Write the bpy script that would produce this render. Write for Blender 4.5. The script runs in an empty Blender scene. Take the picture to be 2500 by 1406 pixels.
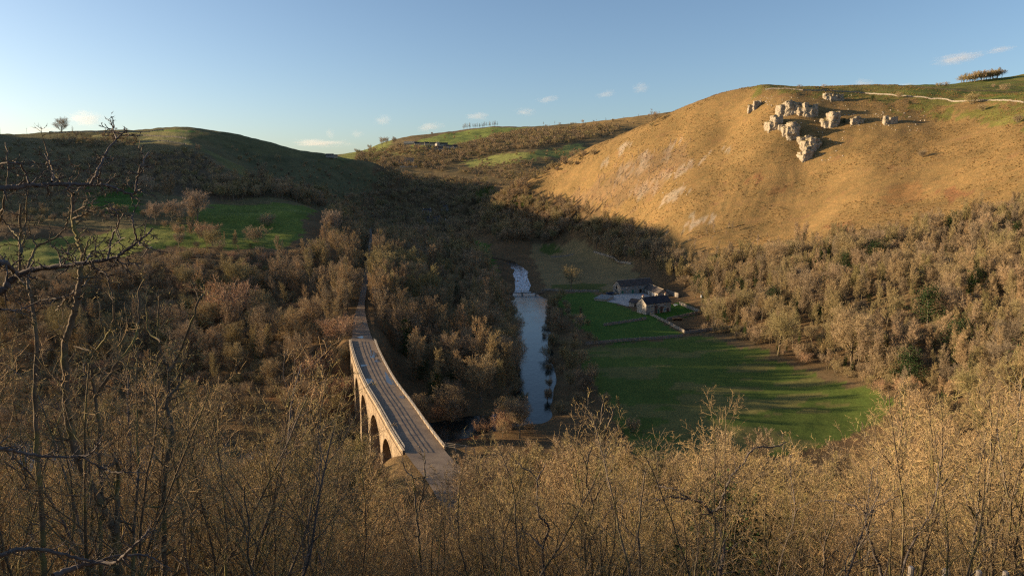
import bpy, math, random
import numpy as np
from mathutils import Vector

# ------------------------------------------------------------------ camera, sky, sun, exposure
scene = bpy.context.scene
COL = scene.collection
CAMZ = 70.0
FPX = 1667.0                                   # focal length in pixels of the 2500 px wide photograph
PITCH = math.atan(263.0 / FPX)
cam_data = bpy.data.cameras.new('camera')
cam_data.sensor_width = 36.0
cam_data.lens = 36.0 * FPX / 2500.0
cam_data.clip_start = 0.1
cam_data.clip_end = 60000.0
cam = bpy.data.objects.new('camera', cam_data)
cam.location = (0, 0, CAMZ)
cam.rotation_euler = (math.pi / 2 - PITCH, 0, 0)
COL.objects.link(cam)
scene.camera = cam

SUN_EL = math.radians(10.5)
SUN_AHEAD = math.radians(7.0)                  # the sun stands to the left, a little ahead of the camera
SUN_DIR = Vector((-math.cos(SUN_AHEAD) * math.cos(SUN_EL), math.sin(SUN_AHEAD) * math.cos(SUN_EL), math.sin(SUN_EL)))
sun_data = bpy.data.lights.new('sun', 'SUN')
sun_data.energy = 5.0
sun_data.angle = math.radians(0.53)
sun_data.color = (1.0, 0.74, 0.45)
sun = bpy.data.objects.new('sun', sun_data)
sun.rotation_euler = SUN_DIR.to_track_quat('Z', 'Y').to_euler()
sun.location = (-300, 50, 400)
COL.objects.link(sun)

scene.view_settings.view_transform = 'Standard'
scene.view_settings.look = 'None'
scene.view_settings.exposure = 1.1
scene.view_settings.gamma = 1.0
scene.view_settings.use_curve_mapping = False
scene.cycles.volume_bounces = 3
scene.cycles.use_denoising = False
scene.cycles.filter_width = 1.25
scene.cycles.max_bounces = 4
scene.cycles.diffuse_bounces = 3

world = bpy.data.worlds.new('World')
scene.world = world
world.use_nodes = True


def build_world():
    nt = world.node_tree
    N, L = nt.nodes, nt.links
    N.clear()
    out = N.new('ShaderNodeOutputWorld')
    bg = N.new('ShaderNodeBackground')
    bg.inputs['Strength'].default_value = 0.092
    sky = N.new('ShaderNodeTexSky')
    sky.sky_type = 'NISHITA'
    sky.sun_disc = False
    sky.sun_elevation = SUN_EL
    # Blender: sun_rotation 0 puts the sun on +Y, growing clockwise seen from above
    sky.sun_rotation = math.atan2(SUN_DIR.x, SUN_DIR.y)
    sky.altitude = 220
    sky.air_density = 0.8
    sky.dust_density = 1.4
    sky.ozone_density = 1.85
    L.new(sky.outputs[0], bg.inputs['Color'])
    L.new(bg.outputs[0], out.inputs['Surface'])


build_world()

# ------------------------------------------------------------------ small numeric helpers
rng = np.random.default_rng(11)
CT, ST = math.cos(PITCH), math.sin(PITCH)


def slope_of(v):
    q = (703.0 - v) / FPX
    return (-ST + q * CT) / (CT + q * ST)


def C(u, v, d):
    """the point at distance d (along y) that the photograph shows at pixel (u, v)"""
    q = (703.0 - v) / FPX
    return (d * (u - 1250.0) / FPX / (CT + q * ST), d, CAMZ + d * slope_of(v))


def value_noise(x, y, seed):
    xi = np.floor(x).astype(np.int64)
    yi = np.floor(y).astype(np.int64)
    fx = x - xi
    fy = y - yi
    fx = fx * fx * (3 - 2 * fx)
    fy = fy * fy * (3 - 2 * fy)

    def h(a, b):
        n = (a * 374761393 + b * 668265263 + seed * 1442695041) & 0x7fffffff
        n = ((n ^ (n >> 13)) * 1274126177) & 0x7fffffff
        n = (n ^ (n >> 16)) & 0xffff
        return n / 65535.0 * 2 - 1
    return (h(xi, yi) * (1 - fx) + h(xi + 1, yi) * fx) * (1 - fy) + (h(xi, yi + 1) * (1 - fx) + h(xi + 1, yi + 1) * fx) * fy


def fbm(x, y, seed, octaves=4):
    s = 0
    a = 1.0
    for o in range(octaves):
        s = s + a * value_noise(x * 2 ** o + 13.7 * o, y * 2 ** o - 7.1 * o, seed + o)
        a *= .5
    return s


def seg_dist(px, py, line):
    """distance to a polyline and the interpolated third (and further) values on it"""
    best = np.full(px.shape, 1e9)
    val = np.zeros(px.shape)
    par = np.zeros(px.shape)
    run = 0.0
    for (a, b) in zip(line[:-1], line[1:]):
        dx, dy = b[0] - a[0], b[1] - a[1]
        ll = math.hypot(dx, dy)
        t = np.clip(((px - a[0]) * dx + (py - a[1]) * dy) / (ll * ll), 0, 1)
        d = np.hypot(px - a[0] - t * dx, py - a[1] - t * dy)
        m = d < best
        best = np.where(m, d, best)
        va = a[2] if len(a) > 2 else 0
        vb = b[2] if len(b) > 2 else 0
        val = np.where(m, va + t * (vb - va), val)
        par = np.where(m, run + t * ll, par)
        run += ll
    return best, val, par


def in_poly(px, py, poly):
    px = np.asarray(px)
    py = np.asarray(py)
    c = np.zeros(px.shape, bool)
    n = len(poly)
    for i in range(n):
        x1, y1 = poly[i][:2]
        x2, y2 = poly[(i + 1) % n][:2]
        if y1 == y2:
            continue
        k = ((y1 > py) != (y2 > py)) & (px < (x2 - x1) * (py - y1) / (y2 - y1) + x1)
        c ^= k
    return c


def sstep(a, b, x):
    t = np.clip((x - a) / (b - a), 0, 1)
    return t * t * (3 - 2 * t)


# ------------------------------------------------------------------ terrain: one height field fitted to surveyed points
DECK_Z = 19.0
CTRL = []


def cp(*pts):
    CTRL.extend(pts)


# the hill the camera stands on
cp((-80, -45, 74), (0, -45, 73), (80, -45, 75), (-45, 0, 68.2), (0, 0, 68.4), (45, 0, 69), (-90, 0, 66), (90, 0, 70), (-160, 0, 52), (170, 0, 74))
cp((-40, 8, 63.6), (-8, 8, 64.4), (8, 8, 64.6), (40, 8, 65), (-14, 14, 60), (0, 14, 60.2), (14, 14, 60.4), (-40, 14, 59))
cp((-20, 25, 52.2), (0, 25, 52.6), (20, 25, 53), (60, 25, 57), (-60, 25, 47), (-34, 40, 42), (0, 40, 43), (34, 40, 44), (80, 40, 52))
cp((-50, 60, 31), (0, 60, 33), (45, 60, 34), (80, 60, 43), (-80, 60, 26), (-65, 80, 21), (-7, 80, 26), (30, 80, 25), (60, 80, 27), (95, 80, 42))
cp((-80, 100, 10), (-45, 100, 13.5), (-7, 100, 19.5), (16, 100, 16), (40, 100, 13), (65, 100, 14), (95, 100, 28), (-110, 100, 9), (150, 100, 60))
cp((-100, 130, 3), (-50, 130, 6), (-27, 130, 12), (-12, 130, 15), (12, 130, 8), (45, 130, 4.5), (75, 130, 4.5), (100, 130, 14), (160, 130, 48))
cp((-120, 160, 1), (-60, 160, 1), (-20, 160, 1.5), (20, 160, 2), (60, 160, 2), (95, 160, 2.5), (120, 160, 14), (180, 160, 45), (-180, 160, 2), (-300, 150, 3), (-450, 120, 5), (-650, 150, 8))
cp((-150, 190, 4), (-95, 190, 2), (-62, 190, 4), (-20, 190, 1.5), (0, 190, 1), (60, 190, 1.5), (108, 190, 2), (135, 190, 13), (200, 190, 48))
# valley floor, farm, meadow
cp((30, 215, 1.5), (100, 215, 2), (60, 260, 2), (40, 300, 2.6), (85, 290, 3), (58, 340, 3.6), (86, 345, 4.2), (60, 400, 4.2), (100, 410, 5), (108, 330, 6), (115, 290, 9), (112, 245, 4))
cp((40, 480, 4), (80, 480, 5), (110, 480, 9), (30, 560, 4), (70, 600, 5.5), (100, 560, 14), (15, 640, 5), (50, 650, 7))
cp((8, 300, 1), (10, 400, 1), (6, 545, 1.6), (-15, 600, 2), (-40, 650, 2.6), (-75, 760, 5), (-85, 900, 7), (-75, 1000, 9))
cp((-25, 300, 3), (-20, 400, 3), (-25, 500, 4), (-28, 600, 4), (-38, 690, 6), (-65, 560, 9), (-50, 450, 8), (-45, 350, 9), (-35, 260, 6), (-30, 215, 4))
# old railway and what lies left of it
cp((-57, 250, 18), (-75, 355, 19), (-111, 536, 19), (-165, 780, 19), (-95, 355, 26), (-130, 536, 29), (-190, 780, 33), (-75, 250, 15), (-95, 215, 7), (-130, 205, 5), (-78, 300, 18))
cp((-105, 260, 14), (-150, 260, 15), (-205, 260, 17), (-110, 300, 20))
cp(C(600, 650, 320), C(300, 690, 290), C(60, 720, 270), C(450, 620, 345), C(200, 610, 345), C(40, 610, 335), C(400, 560, 400), C(640, 560, 430), C(640, 510, 520), C(750, 515, 500), C(540, 500, 540))
cp(C(300, 500, 460), C(100, 510, 440), C(0, 500, 440), C(350, 470, 540), C(300, 430, 610), C(100, 440, 580), C(0, 400, 660), C(200, 365, 800), C(100, 350, 850))
# left hill
cp(C(0, 331, 1000), C(150, 322, 980), C(300, 319, 980), C(430, 317, 960), C(520, 327, 950), C(600, 344, 960), C(700, 368, 980), C(760, 382, 1000), C(850, 396, 1060), C(930, 403, 1120))
cp(C(400, 345, 860), C(300, 350, 850), C(440, 352, 770), C(520, 390, 720), C(580, 428, 680), C(690, 478, 640), C(640, 400, 900), C(740, 440, 880), C(820, 480, 860), C(880, 450, 1000), C(760, 500, 660), C(500, 440, 640), C(650, 460, 740))
cp(C(0, 345, 1200), C(150, 338, 1180), C(300, 333, 1180), C(430, 330, 1150), C(560, 345, 1150), C(700, 378, 1150), (-260, 1250, 84), (-700, 1400, 150), (-500, 1450, 122), (-1000, 1250, 120))
# out of frame to the left: the high shoulder of the dale, and the open lower dale that lets the sun onto the viaduct
cp((-700, 560, 176), (-720, 700, 184), (-760, 830, 172), (-820, 960, 146), (-560, 520, 112), (-580, 640, 128), (-520, 440, 74), (-640, 430, 94), (-400, 330, 30), (-520, 300, 32), (-700, 300, 40), (-1000, 300, 70), (-1000, 600, 180), (-1300, 900, 170), (-1500, 1400, 160), (-1000, 150, 40))
# centre: shaded slopes where the dale bends
cp(C(1150, 455, 1180), C(1000, 455, 1150), C(900, 475, 1010), C(1000, 520, 1000), C(850, 525, 850), C(1100, 500, 1060), C(1200, 480, 1000), C(1060, 545, 940), C(1180, 540, 930), C(940, 560, 820))
# far hill with the village
cp(C(1000, 412, 1400), C(1100, 418, 1340), C(1200, 432, 1280), C(1250, 430, 1270), C(1400, 405, 1350), C(1400, 355, 1560), C(1250, 355, 1600), C(1300, 322, 1900), C(1550, 285, 1950), C(1430, 305, 1920), C(1000, 352, 1700), C(1100, 324, 2000), C(1190, 312, 2200),
   C(850, 380, 1950), C(790, 380, 2050), C(950, 345, 1900), C(900, 390, 1600), C(1700, 270, 2000), C(1300, 375, 1430), C(1120, 390, 1480))
cp((-900, 2300, 120), (-300, 2900, 130), (600, 2700, 190), (1600, 2600, 230), (-1800, 2400, 130), (0, 4200, 100), (2500, 4200, 120), (-2500, 4200, 100))
# right hill
cp(C(1280, 452, 800), C(1400, 396, 780), C(1500, 342, 760), C(1600, 291, 735), C(1700, 250, 705), C(1780, 233, 685), C(1850, 224, 660), C(1950, 218, 645), C(2100, 226, 640), C(2200, 228, 630), C(2300, 238, 600), C(2400, 245, 560), C(2495, 249, 520))
cp(C(1950, 245, 610), C(1900, 320, 570), C(1960, 395, 535), C(1960, 500, 480), C(1960, 560, 445), C(1850, 300, 600), C(2100, 300, 560), C(2200, 330, 520), C(2100, 400, 490), C(2100, 500, 430), C(2300, 300, 530), C(2300, 400, 450))
cp(C(2495, 300, 455), C(2495, 400, 395), C(2495, 480, 355), C(2300, 500, 390), C(2300, 580, 345), C(2495, 620, 290), C(2495, 760, 232), C(2495, 900, 185), C(2250, 720, 268), C(2100, 650, 330), C(1900, 680, 350), C(1800, 720, 345), C(2050, 800, 270))
cp(C(1500, 450, 670), C(1600, 520, 560), C(1400, 480, 725), C(1640, 600, 480), C(1300, 520, 750), C(1250, 590, 660), C(1700, 400, 600), C(1600, 400, 650), C(1750, 480, 530), C(1800, 560, 475), C(1780, 330, 630), C(1650, 340, 670), C(1330, 470, 770))
# top of the right hill and its back
cp(C(1600, 305, 800), C(1700, 268, 790), C(1780, 250, 775), C(1860, 232, 760), C(1950, 219, 760), C(1950, 214.5, 720), C(2100, 214, 780), C(2300, 213, 800), C(2330, 208, 900), C(2400, 198, 980), C(2495, 186, 1060), C(2200, 214, 900), C(2600, 225, 700), (60, 980, 56), (160, 960, 96), (320, 950, 140), (20, 1050, 50), (250, 1200, 85), (600, 1300, 190), (900, 1100, 240), (1200, 1500, 260), (450, 1600, 150))
cp((450, 400, 130), (420, 250, 120), (330, 150, 105), (300, 60, 92), (600, 600, 170), (900, 700, 210), (800, 300, 170), (500, 0, 110))
CTRL = np.array(CTRL, float)
Y0 = 80.0


def warp(x, y):
    return x / (y + Y0) * 1.5, np.log(y + Y0)


def fit_tps():
    a, b = warp(CTRL[:, 0], CTRL[:, 1])
    n = len(a)
    r2 = (a[:, None] - a[None]) ** 2 + (b[:, None] - b[None]) ** 2
    K = np.where(r2 > 0, r2 * np.log(np.maximum(r2, 1e-12)), 0) + np.eye(n) * .0012
    P = np.stack([np.ones(n), a, b], 1)
    A = np.block([[K, P], [P.T, np.zeros((3, 3))]])
    w = np.linalg.solve(A, np.concatenate([CTRL[:, 2], np.zeros(3)]))
    return a, b, w


TA, TB, TW = fit_tps()


def tps(x, y):
    a, b = warp(x, y)
    sh = a.shape
    a = a.ravel()
    b = b.ravel()
    out = np.empty_like(a)
    n = len(TA)
    for i in range(0, len(a), 20000):
        aa, bb = a[i:i + 20000, None], b[i:i + 20000, None]
        r2 = (aa - TA) ** 2 + (bb - TB) ** 2
        np.maximum(r2, 1e-12, out=r2)
        out[i:i + 20000] = (r2 * np.log(r2)) @ TW[:n] + TW[n] + TW[n + 1] * aa[:, 0] + TW[n + 2] * bb[:, 0]
    return out.reshape(sh)


def at_z(u, v, z):
    d = (z - CAMZ) / slope_of(v)
    return C(u, v, d)


# lines on the ground, as (x, y, level)
RIVER = [(-420, 168, 0.), (-260, 172, 0.), (-150, 170, 0.), (-95, 166, 0.), (-55, 172, 0.), (-20, 184, 0.), (3, 196, 0.)] + [at_z(u, v, 0.)[:2] + (0.,) for (u, v) in
        ((1312, 980), (1308, 920), (1293, 860), (1290, 800), (1292, 755), (1294, 735))] + [at_z(1274, 711, .1)[:2] + (.1,), at_z(1271, 660, .3)[:2] + (.3,), at_z(1243, 638, .6)[:2] + (.6,),
        (-34, 640, 1.0), (-70, 730, 3.0), (-88, 840, 4.5), (-84, 930, 6), (-70, 1010, 7.5), (-30, 1120, 16)]
RIVER_W = [9, 9, 9, 9, 9, 8, 7, 6.5, 7, 8.5, 10.5, 11.5, 11.5, 5.5, 4.6, 3.5, 3, 3, 3, 3, 3, 2.5]      # half widths
RAIL_PX = [(1150, 1290), (1128, 1225), (1095, 1170), (1056, 1125), (1031, 1092), (1000, 1047), (963, 988), (928, 935), (902, 882), (886, 836), (880, 795), (880, 760), (886, 720), (893, 680), (899, 640), (903, 605), (905, 575), (904, 556)]


def spline(pts, step):
    """evenly spaced points on a Catmull-Rom curve"""
    P = [np.array(p[:2], float) for p in pts]
    P = [2 * P[0] - P[1]] + P + [2 * P[-1] - P[-2]]
    out = []
    for i in range(1, len(P) - 2):
        for t in np.linspace(0, 1, 24, endpoint=False):
            out.append(.5 * (2 * P[i] + (P[i + 1] - P[i - 1]) * t + (2 * P[i - 1] - 5 * P[i] + 4 * P[i + 1] - P[i + 2]) * t * t + (3 * P[i] - P[i - 1] - 3 * P[i + 1] + P[i + 2]) * t ** 3))
    out.append(P[-2])
    out = np.array(out)
    ln = np.concatenate([[0], np.cumsum(np.hypot(*np.diff(out, axis=0).T))])
    s = np.arange(0, ln[-1], step)
    return np.stack([np.interp(s, ln, out[:, 0]), np.interp(s, ln, out[:, 1])], 1)


RAIL_C = spline([at_z(u, v, DECK_Z) for (u, v) in RAIL_PX], 1.0)       # one point a metre
VN = int(np.argmin(np.abs(RAIL_C[:, 1] - at_z(1031, 1092, DECK_Z)[1])))      # viaduct: near and far end
VF = int(np.argmin(np.abs(RAIL_C[:, 1] - at_z(886, 836, DECK_Z)[1])))
RAIL = [tuple(p) + (DECK_Z,) for p in np.concatenate([RAIL_C[:VF + 20:4], RAIL_C[VF + 20::16]])]
print('viaduct', VN, VF, RAIL_C[VN], RAIL_C[VF])


def river_dist(x, y):
    best = np.full(x.shape, 1e9)
    lev = np.zeros(x.shape)
    for i in range(len(RIVER) - 1):
        a, b = RIVER[i], RIVER[i + 1]
        dx, dy = b[0] - a[0], b[1] - a[1]
        t = np.clip(((x - a[0]) * dx + (y - a[1]) * dy) / (dx * dx + dy * dy), 0, 1)
        w = (RIVER_W[i] + t * (RIVER_W[i + 1] - RIVER_W[i])) * (1 + .28 * value_noise(x / 13 + 3, y / 13, 71))
        d = np.hypot(x - a[0] - t * dx, y - a[1] - t * dy) - w
        m = d < best
        best = np.where(m, d, best)
        lev = np.where(m, a[2] + t * (b[2] - a[2]), lev)
    return best, lev


def height_raw(x, y):
    z = tps(x, y)
    far = sstep(60, 300, y)
    # gentle roughness that grows on the slopes
    steep = sstep(6, 30, z) * far
    z = z + steep * (1.7 * fbm(x / 46, y / 46, 3, 3) + .55 * fbm(x / 11, y / 11, 9, 3)) + (1 - far) * .5 * fbm(x / 7, y / 7, 21, 3)
    z = z + sstep(900, 1600, y) * 3.0 * fbm(x / 150, y / 150, 31, 3)
    # little soil steps across the bare hillside
    hill = sstep(60, 150, x) * sstep(380, 430, y) * (1 - sstep(620, 700, y)) * sstep(30, 45, z)
    z = z + hill * .16 * np.sin(z * 2.2 + 2.5 * fbm(x / 25, y / 25, 55, 2))
    # level floor
    fl = (1 - sstep(3.0, 8.0, z)) * sstep(140, 165, y) * (1 - sstep(600, 640, y)) * sstep(-20, 25, x)
    z = z + fl * (.12 * fbm(x / 20, y / 20, 77, 3))
    # old railway: level bed on bank or in cutting
    d, _, par = seg_dist(x, y, RAIL)
    L0, L1 = float(VN), float(VF)
    via = sstep(L0 - 1.0, L0 + 4, par) * (1 - sstep(L1 - 5, L1 + .5, par))
    bed = (1 - sstep(4.6, 13.0, d)) * (1 - via)
    z = z * (1 - bed) + bed * (DECK_Z - .25)
    # ground under the viaduct stays low
    under = via * (1 - sstep(5.0, 16.0, d))
    lowz = np.minimum(z, 12 - 11 * np.sin(np.clip((par - L0) / (L1 - L0), 0, 1) * math.pi))
    z = z * (1 - under) + under * lowz
    # river bed and banks
    rd, lev = river_dist(x, y)
    bank = 1 - sstep(0.3, 9.0, rd)
    z = z * (1 - bank) + bank * np.minimum(z, lev + .55)
    z = np.where(rd < .6, np.minimum(z, lev + .35 + (rd - .6) * .55), z)
    z = np.where(rd < .6, np.maximum(z, lev - 1.4), z)
    return z


# grid in perspective-friendly coordinates
def make_axes():
    s = np.concatenate([np.linspace(-2.6, -.92, 70)[:-1], np.linspace(-.92, .92, 560)[:-1], np.linspace(.92, 1.9, 40)])
    ys = [-45.0]
    while ys[-1] < 4300:
        y = ys[-1]
        ys.append(y + max(.9, .0078 * (y + 60)) if y > 0 else y + 3)
    return s, np.array(ys)


GS, GY = make_axes()
GX = np.clip(GS[None, :] * (GY[:, None] + Y0), -2600, 2600)
GYY = np.repeat(GY[:, None], len(GS), 1)
GZ = height_raw(GX, GYY)
print('grid', GZ.shape)


def ground(x, y):
    x = np.asarray(x, float)
    y = np.asarray(y, float)
    s = x / (y + Y0)
    j = np.clip(np.searchsorted(GS, s) - 1, 0, len(GS) - 2)
    i = np.clip(np.searchsorted(GY, y) - 1, 0, len(GY) - 2)
    fs = np.clip((s - GS[j]) / (GS[j + 1] - GS[j]), 0, 1)
    fy = np.clip((y - GY[i]) / (GY[i + 1] - GY[i]), 0, 1)
    return (GZ[i, j] * (1 - fs) + GZ[i, j + 1] * fs) * (1 - fy) + (GZ[i + 1, j] * (1 - fs) + GZ[i + 1, j + 1] * fs) * fy


def gz(x, y):
    return float(ground(x, y))


def W(u, v, dmin=30.0):
    """where the sight line through a pixel of the photograph meets the ground"""
    y = np.concatenate([np.arange(dmin, 700, .5), np.arange(700, 4200, 2.0)])
    q = (703.0 - v) / FPX
    x = y * (u - 1250.0) / FPX / (CT + q * ST)
    z = CAMZ + y * slope_of(v)
    g = ground(x, y)
    hit = np.nonzero(g >= z)[0]
    k = hit[0] if len(hit) else len(y) - 1
    return (float(x[k]), float(y[k]), float(g[k]))


def project(x, y, z):
    zc = y * CT - (z - CAMZ) * ST
    yc = y * ST + (z - CAMZ) * CT
    return 1250 + FPX * x / zc, 703 - FPX * yc / zc

# ------------------------------------------------------------------ object and material helpers
def tag(o, label=None, cat=None, group=None, kind=None):
    if label:
        o['label'] = label
    if cat:
        o['category'] = cat
    if group:
        o['group'] = group
    if kind:
        o['kind'] = kind
    return o


def thing(name, label, cat, loc=(0, 0, 0), rotz=0.0, group=None):
    o = bpy.data.objects.new(name, None)
    o.empty_display_size = .5
    o.location = loc
    o.rotation_euler = (0, 0, rotz)
    COL.objects.link(o)
    return tag(o, label, cat, group)


def mesh_of(name, verts, faces, smooth=False):
    me = bpy.data.meshes.new(name)
    verts = np.asarray(verts, np.float32).reshape(-1, 3)
    if isinstance(faces, np.ndarray):
        groups = [faces]
    elif len(faces) and isinstance(faces[0], np.ndarray):
        groups = [f for f in faces if len(f)]
    else:
        groups = None
    if groups is None:
        me.from_pydata(verts.tolist(), [], [list(f) for f in faces])
    else:
        tot = np.concatenate([np.full(len(f), f.shape[1], np.int32) for f in groups])
        idx = np.concatenate([f.ravel() for f in groups]).astype(np.int32)
        me.vertices.add(len(verts))
        me.vertices.foreach_set('co', verts.ravel())
        me.loops.add(len(idx))
        me.loops.foreach_set('vertex_index', idx)
        me.polygons.add(len(tot))
        me.polygons.foreach_set('loop_start', np.concatenate([[0], np.cumsum(tot)[:-1]]).astype(np.int32))
        me.polygons.foreach_set('loop_total', tot)
        me.update(calc_edges=True)
    if smooth is not False:
        sm = np.ones(len(me.polygons), bool) if smooth is True else smooth
        me.polygons.foreach_set('use_smooth', sm)
    return me


def link(name, me, mat=None, parent=None, loc=None, rotz=None):
    o = bpy.data.objects.new(name, me)
    if mat is not None and not me.materials:
        me.materials.append(mat)
    COL.objects.link(o)
    if parent is not None:
        o.parent = parent
    if loc is not None:
        o.location = loc
    if rotz is not None:
        o.rotation_euler = (0, 0, rotz)
    return o


class MB:
    """collects simple solids and links them as one mesh"""

    def __init__(self):
        self.v = []
        self.f = []

    def add(self, verts, faces):
        n = len(self.v)
        self.v += [tuple(map(float, p)) for p in verts]
        self.f += [tuple(n + i for i in f) for f in faces]
        return self

    def box(self, a, b):
        (x0, y0, z0), (x1, y1, z1) = a, b
        return self.add([(x0, y0, z0), (x1, y0, z0), (x1, y1, z0), (x0, y1, z0), (x0, y0, z1), (x1, y0, z1), (x1, y1, z1), (x0, y1, z1)],
                        [(0, 3, 2, 1), (4, 5, 6, 7), (0, 1, 5, 4), (1, 2, 6, 5), (2, 3, 7, 6), (3, 0, 4, 7)])

    def hexa(self, p):
        """eight corners: four below (ccw), four above"""
        return self.add(p, [(0, 3, 2, 1), (4, 5, 6, 7), (0, 1, 5, 4), (1, 2, 6, 5), (2, 3, 7, 6), (3, 0, 4, 7)])

    def tube(self, pts, radii, k=6, cap=True):
        pts = [Vector(p) for p in pts]
        n0 = len(self.v)
        up = Vector((.3, .5, .81))
        for i, p in enumerate(pts):
            d = (pts[min(i + 1, len(pts) - 1)] - pts[max(i - 1, 0)])
            if d.length < 1e-6:
                d = Vector((0, 0, 1))
            d.normalize()
            if abs(d.dot(up)) > .95:
                up = Vector((1, .2, .1)).normalized()
            a = d.cross(up).normalized()
            b = d.cross(a)
            for j in range(k):
                t = 2 * math.pi * j / k
                q = p + (a * math.cos(t) + b * math.sin(t)) * radii[i]
                self.v.append(tuple(q))
        for i in range(len(pts) - 1):
            for j in range(k):
                a = n0 + i * k + j
                b = n0 + i * k + (j + 1) % k
                self.f.append((a, b, b + k, a + k))
        if cap:
            self.f.append(tuple(n0 + (len(pts) - 1) * k + j for j in range(k)))
        return self

    def build(self, name, mat, parent=None, smooth=False, loc=None, rotz=None):
        return link(name, mesh_of(name, self.v, self.f, smooth), mat, parent, loc, rotz)


class NT:
    """short hand for building a node material"""

    def __init__(self, name):
        self.m = bpy.data.materials.new(name)
        self.m.use_nodes = True
        self.t = self.m.node_tree
        self.b = self.t.nodes['Principled BSDF']
        self.out = self.t.nodes['Material Output']
        self.b.inputs['Roughness'].default_value = .9
        self.b.inputs['Specular IOR Level'].default_value = .2

    def n(self, typ, ins=None, **kw):
        nd = self.t.nodes.new(typ)
        for k, v in kw.items():
            setattr(nd, k, v)
        for k, v in (ins or {}).items():
            self.set(nd.inputs[k], v)
        return nd

    def set(self, sock, v):
        if isinstance(v, bpy.types.NodeSocket):
            self.t.links.new(v, sock)
        else:
            if isinstance(v, tuple) and len(v) == 3 and sock.type == 'RGBA':
                v = v + (1,)
            sock.default_value = v

    def math(self, op, a, b=0.0, clamp=False):
        nd = self.n('ShaderNodeMath', operation=op, use_clamp=clamp)
        self.set(nd.inputs[0], a)
        self.set(nd.inputs[1], b)
        return nd.outputs[0]

    def mix(self, f, a, b, blend='MIX'):
        nd = self.n('ShaderNodeMix', data_type='RGBA', blend_type=blend)
        self.set(nd.inputs['Factor'], f)
        self.set(nd.inputs['A'], a)
        self.set(nd.inputs['B'], b)
        return nd.outputs['Result']

    def noise(self, scale, detail=4.0, vec=None, rough=.55):
        nd = self.n('ShaderNodeTexNoise', {'Scale': scale, 'Detail': detail, 'Roughness': rough})
        if vec is not None:
            self.set(nd.inputs['Vector'], vec)
        return nd.outputs[0]

    def ramp(self, f, stops):
        nd = self.n('ShaderNodeValToRGB')
        el = nd.color_ramp.elements
        while len(el) < len(stops):
            el.new(.5)
        for e, (p, c) in zip(el, stops):
            e.position = p
            e.color = tuple(c) + (1,) if len(c) == 3 else c
        self.set(nd.inputs[0], f)
        return nd.outputs[0]

    def bump(self, h, strength=.5, dist=.1):
        nd = self.n('ShaderNodeBump', {'Strength': strength, 'Distance': dist, 'Height': h})
        self.t.links.new(nd.outputs[0], self.b.inputs['Normal'])

    def pos(self):
        return self.n('ShaderNodeNewGeometry').outputs['Position']

    def obj(self):
        return self.n('ShaderNodeTexCoord').outputs['Object']


def plain(name, col, rough=.85, var=.25, scale=3.0, spec=.2, metallic=0.0):
    t = NT(name)
    nz = t.noise(scale, 5, t.pos())
    lo = tuple(c * (1 - var) for c in col)
    hi = tuple(c * (1 + var) for c in col)
    t.set(t.b.inputs['Base Color'], t.ramp(nz, [(.3, lo), (.7, hi)]))
    t.b.inputs['Roughness'].default_value = rough
    t.b.inputs['Specular IOR Level'].default_value = spec
    t.b.inputs['Metallic'].default_value = metallic
    return t.m


def stone_mat(name, c1, c2, bw, bh, scale_noise=1.3, mortar=.6, lichen=None):
    """coursed or rubble stone on a UV map measured in metres"""
    t = NT(name)
    uv = t.n('ShaderNodeUVMap').outputs[0]
    warp_ = t.n('ShaderNodeTexNoise', {'Scale': .9, 'Detail': 2.0})
    t.set(warp_.inputs['Vector'], uv)
    add = t.n('ShaderNodeVectorMath', operation='MULTIPLY_ADD')
    t.set(add.inputs[0], warp_.outputs['Color'])
    add.inputs[1].default_value = (.12, .12, 0)
    t.set(add.inputs[2], uv)
    br = t.n('ShaderNodeTexBrick', {'Scale': 1.0, 'Mortar Size': .018, 'Mortar Smooth': .4, 'Brick Width': bw, 'Row Height': bh, 'Color1': c1, 'Color2': c2, 'Mortar': tuple(c * mortar for c in c1)})
    t.set(br.inputs['Vector'], add.outputs[0])
    nz = t.noise(scale_noise, 6, t.pos())
    col = t.mix(1.0, br.outputs['Color'], t.ramp(nz, [(.25, (.55, .52, .5)), (.75, (1.2, 1.18, 1.15))]), 'MULTIPLY')
    if lichen:
        col = t.mix(t.ramp(t.noise(.45, 5, t.pos()), [(.55, (0, 0, 0)), (.7, (.6, .6, .6))]), col, lichen)
    t.set(t.b.inputs['Base Color'], col)
    h = t.math('ADD', br.outputs['Fac'], t.math('MULTIPLY', t.noise(9, 4, t.pos()), -.8))
    nd = t.n('ShaderNodeBump', {'Strength': .6, 'Distance': .04})
    nd.invert = True
    t.set(nd.inputs['Height'], h)
    t.t.links.new(nd.outputs[0], t.b.inputs['Normal'])
    return t.m


def box_uv(me):
    """a UV map in metres on every mesh that takes a stone material"""
    uv = me.uv_layers.new(name='UVMap')
    for p in me.polygons:
        n = p.normal
        ax = max(range(3), key=lambda i: abs(n[i]))
        for li in p.loop_indices:
            c = me.vertices[me.loops[li].vertex_index].co
            if ax == 2:
                uv.data[li].uv = (c.x, c.y)
            elif ax == 0:
                uv.data[li].uv = (c.y, c.z)
            else:
                uv.data[li].uv = (c.x, c.z)


# ------------------------------------------------------------------ ground colours and the terrain sheets
def wpoly(px, dmin=60.0):
    return [W(u, v, dmin)[:2] for (u, v) in px]


NAT_FLOOR = (.135, .092, .052)
COLV = np.empty(GZ.shape + (3,), np.float32)
COLV[:] = NAT_FLOOR
JX = GX + 3.0 * fbm(GX / 9, GYY / 9, 101, 3) * (1 + GYY / 500)
JY = GYY + 5.0 * fbm(GX / 9, GYY / 9, 202, 3) * (1 + GYY / 500)
ZONE = np.zeros(GZ.shape, np.int32)        # 0 wood floor


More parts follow.
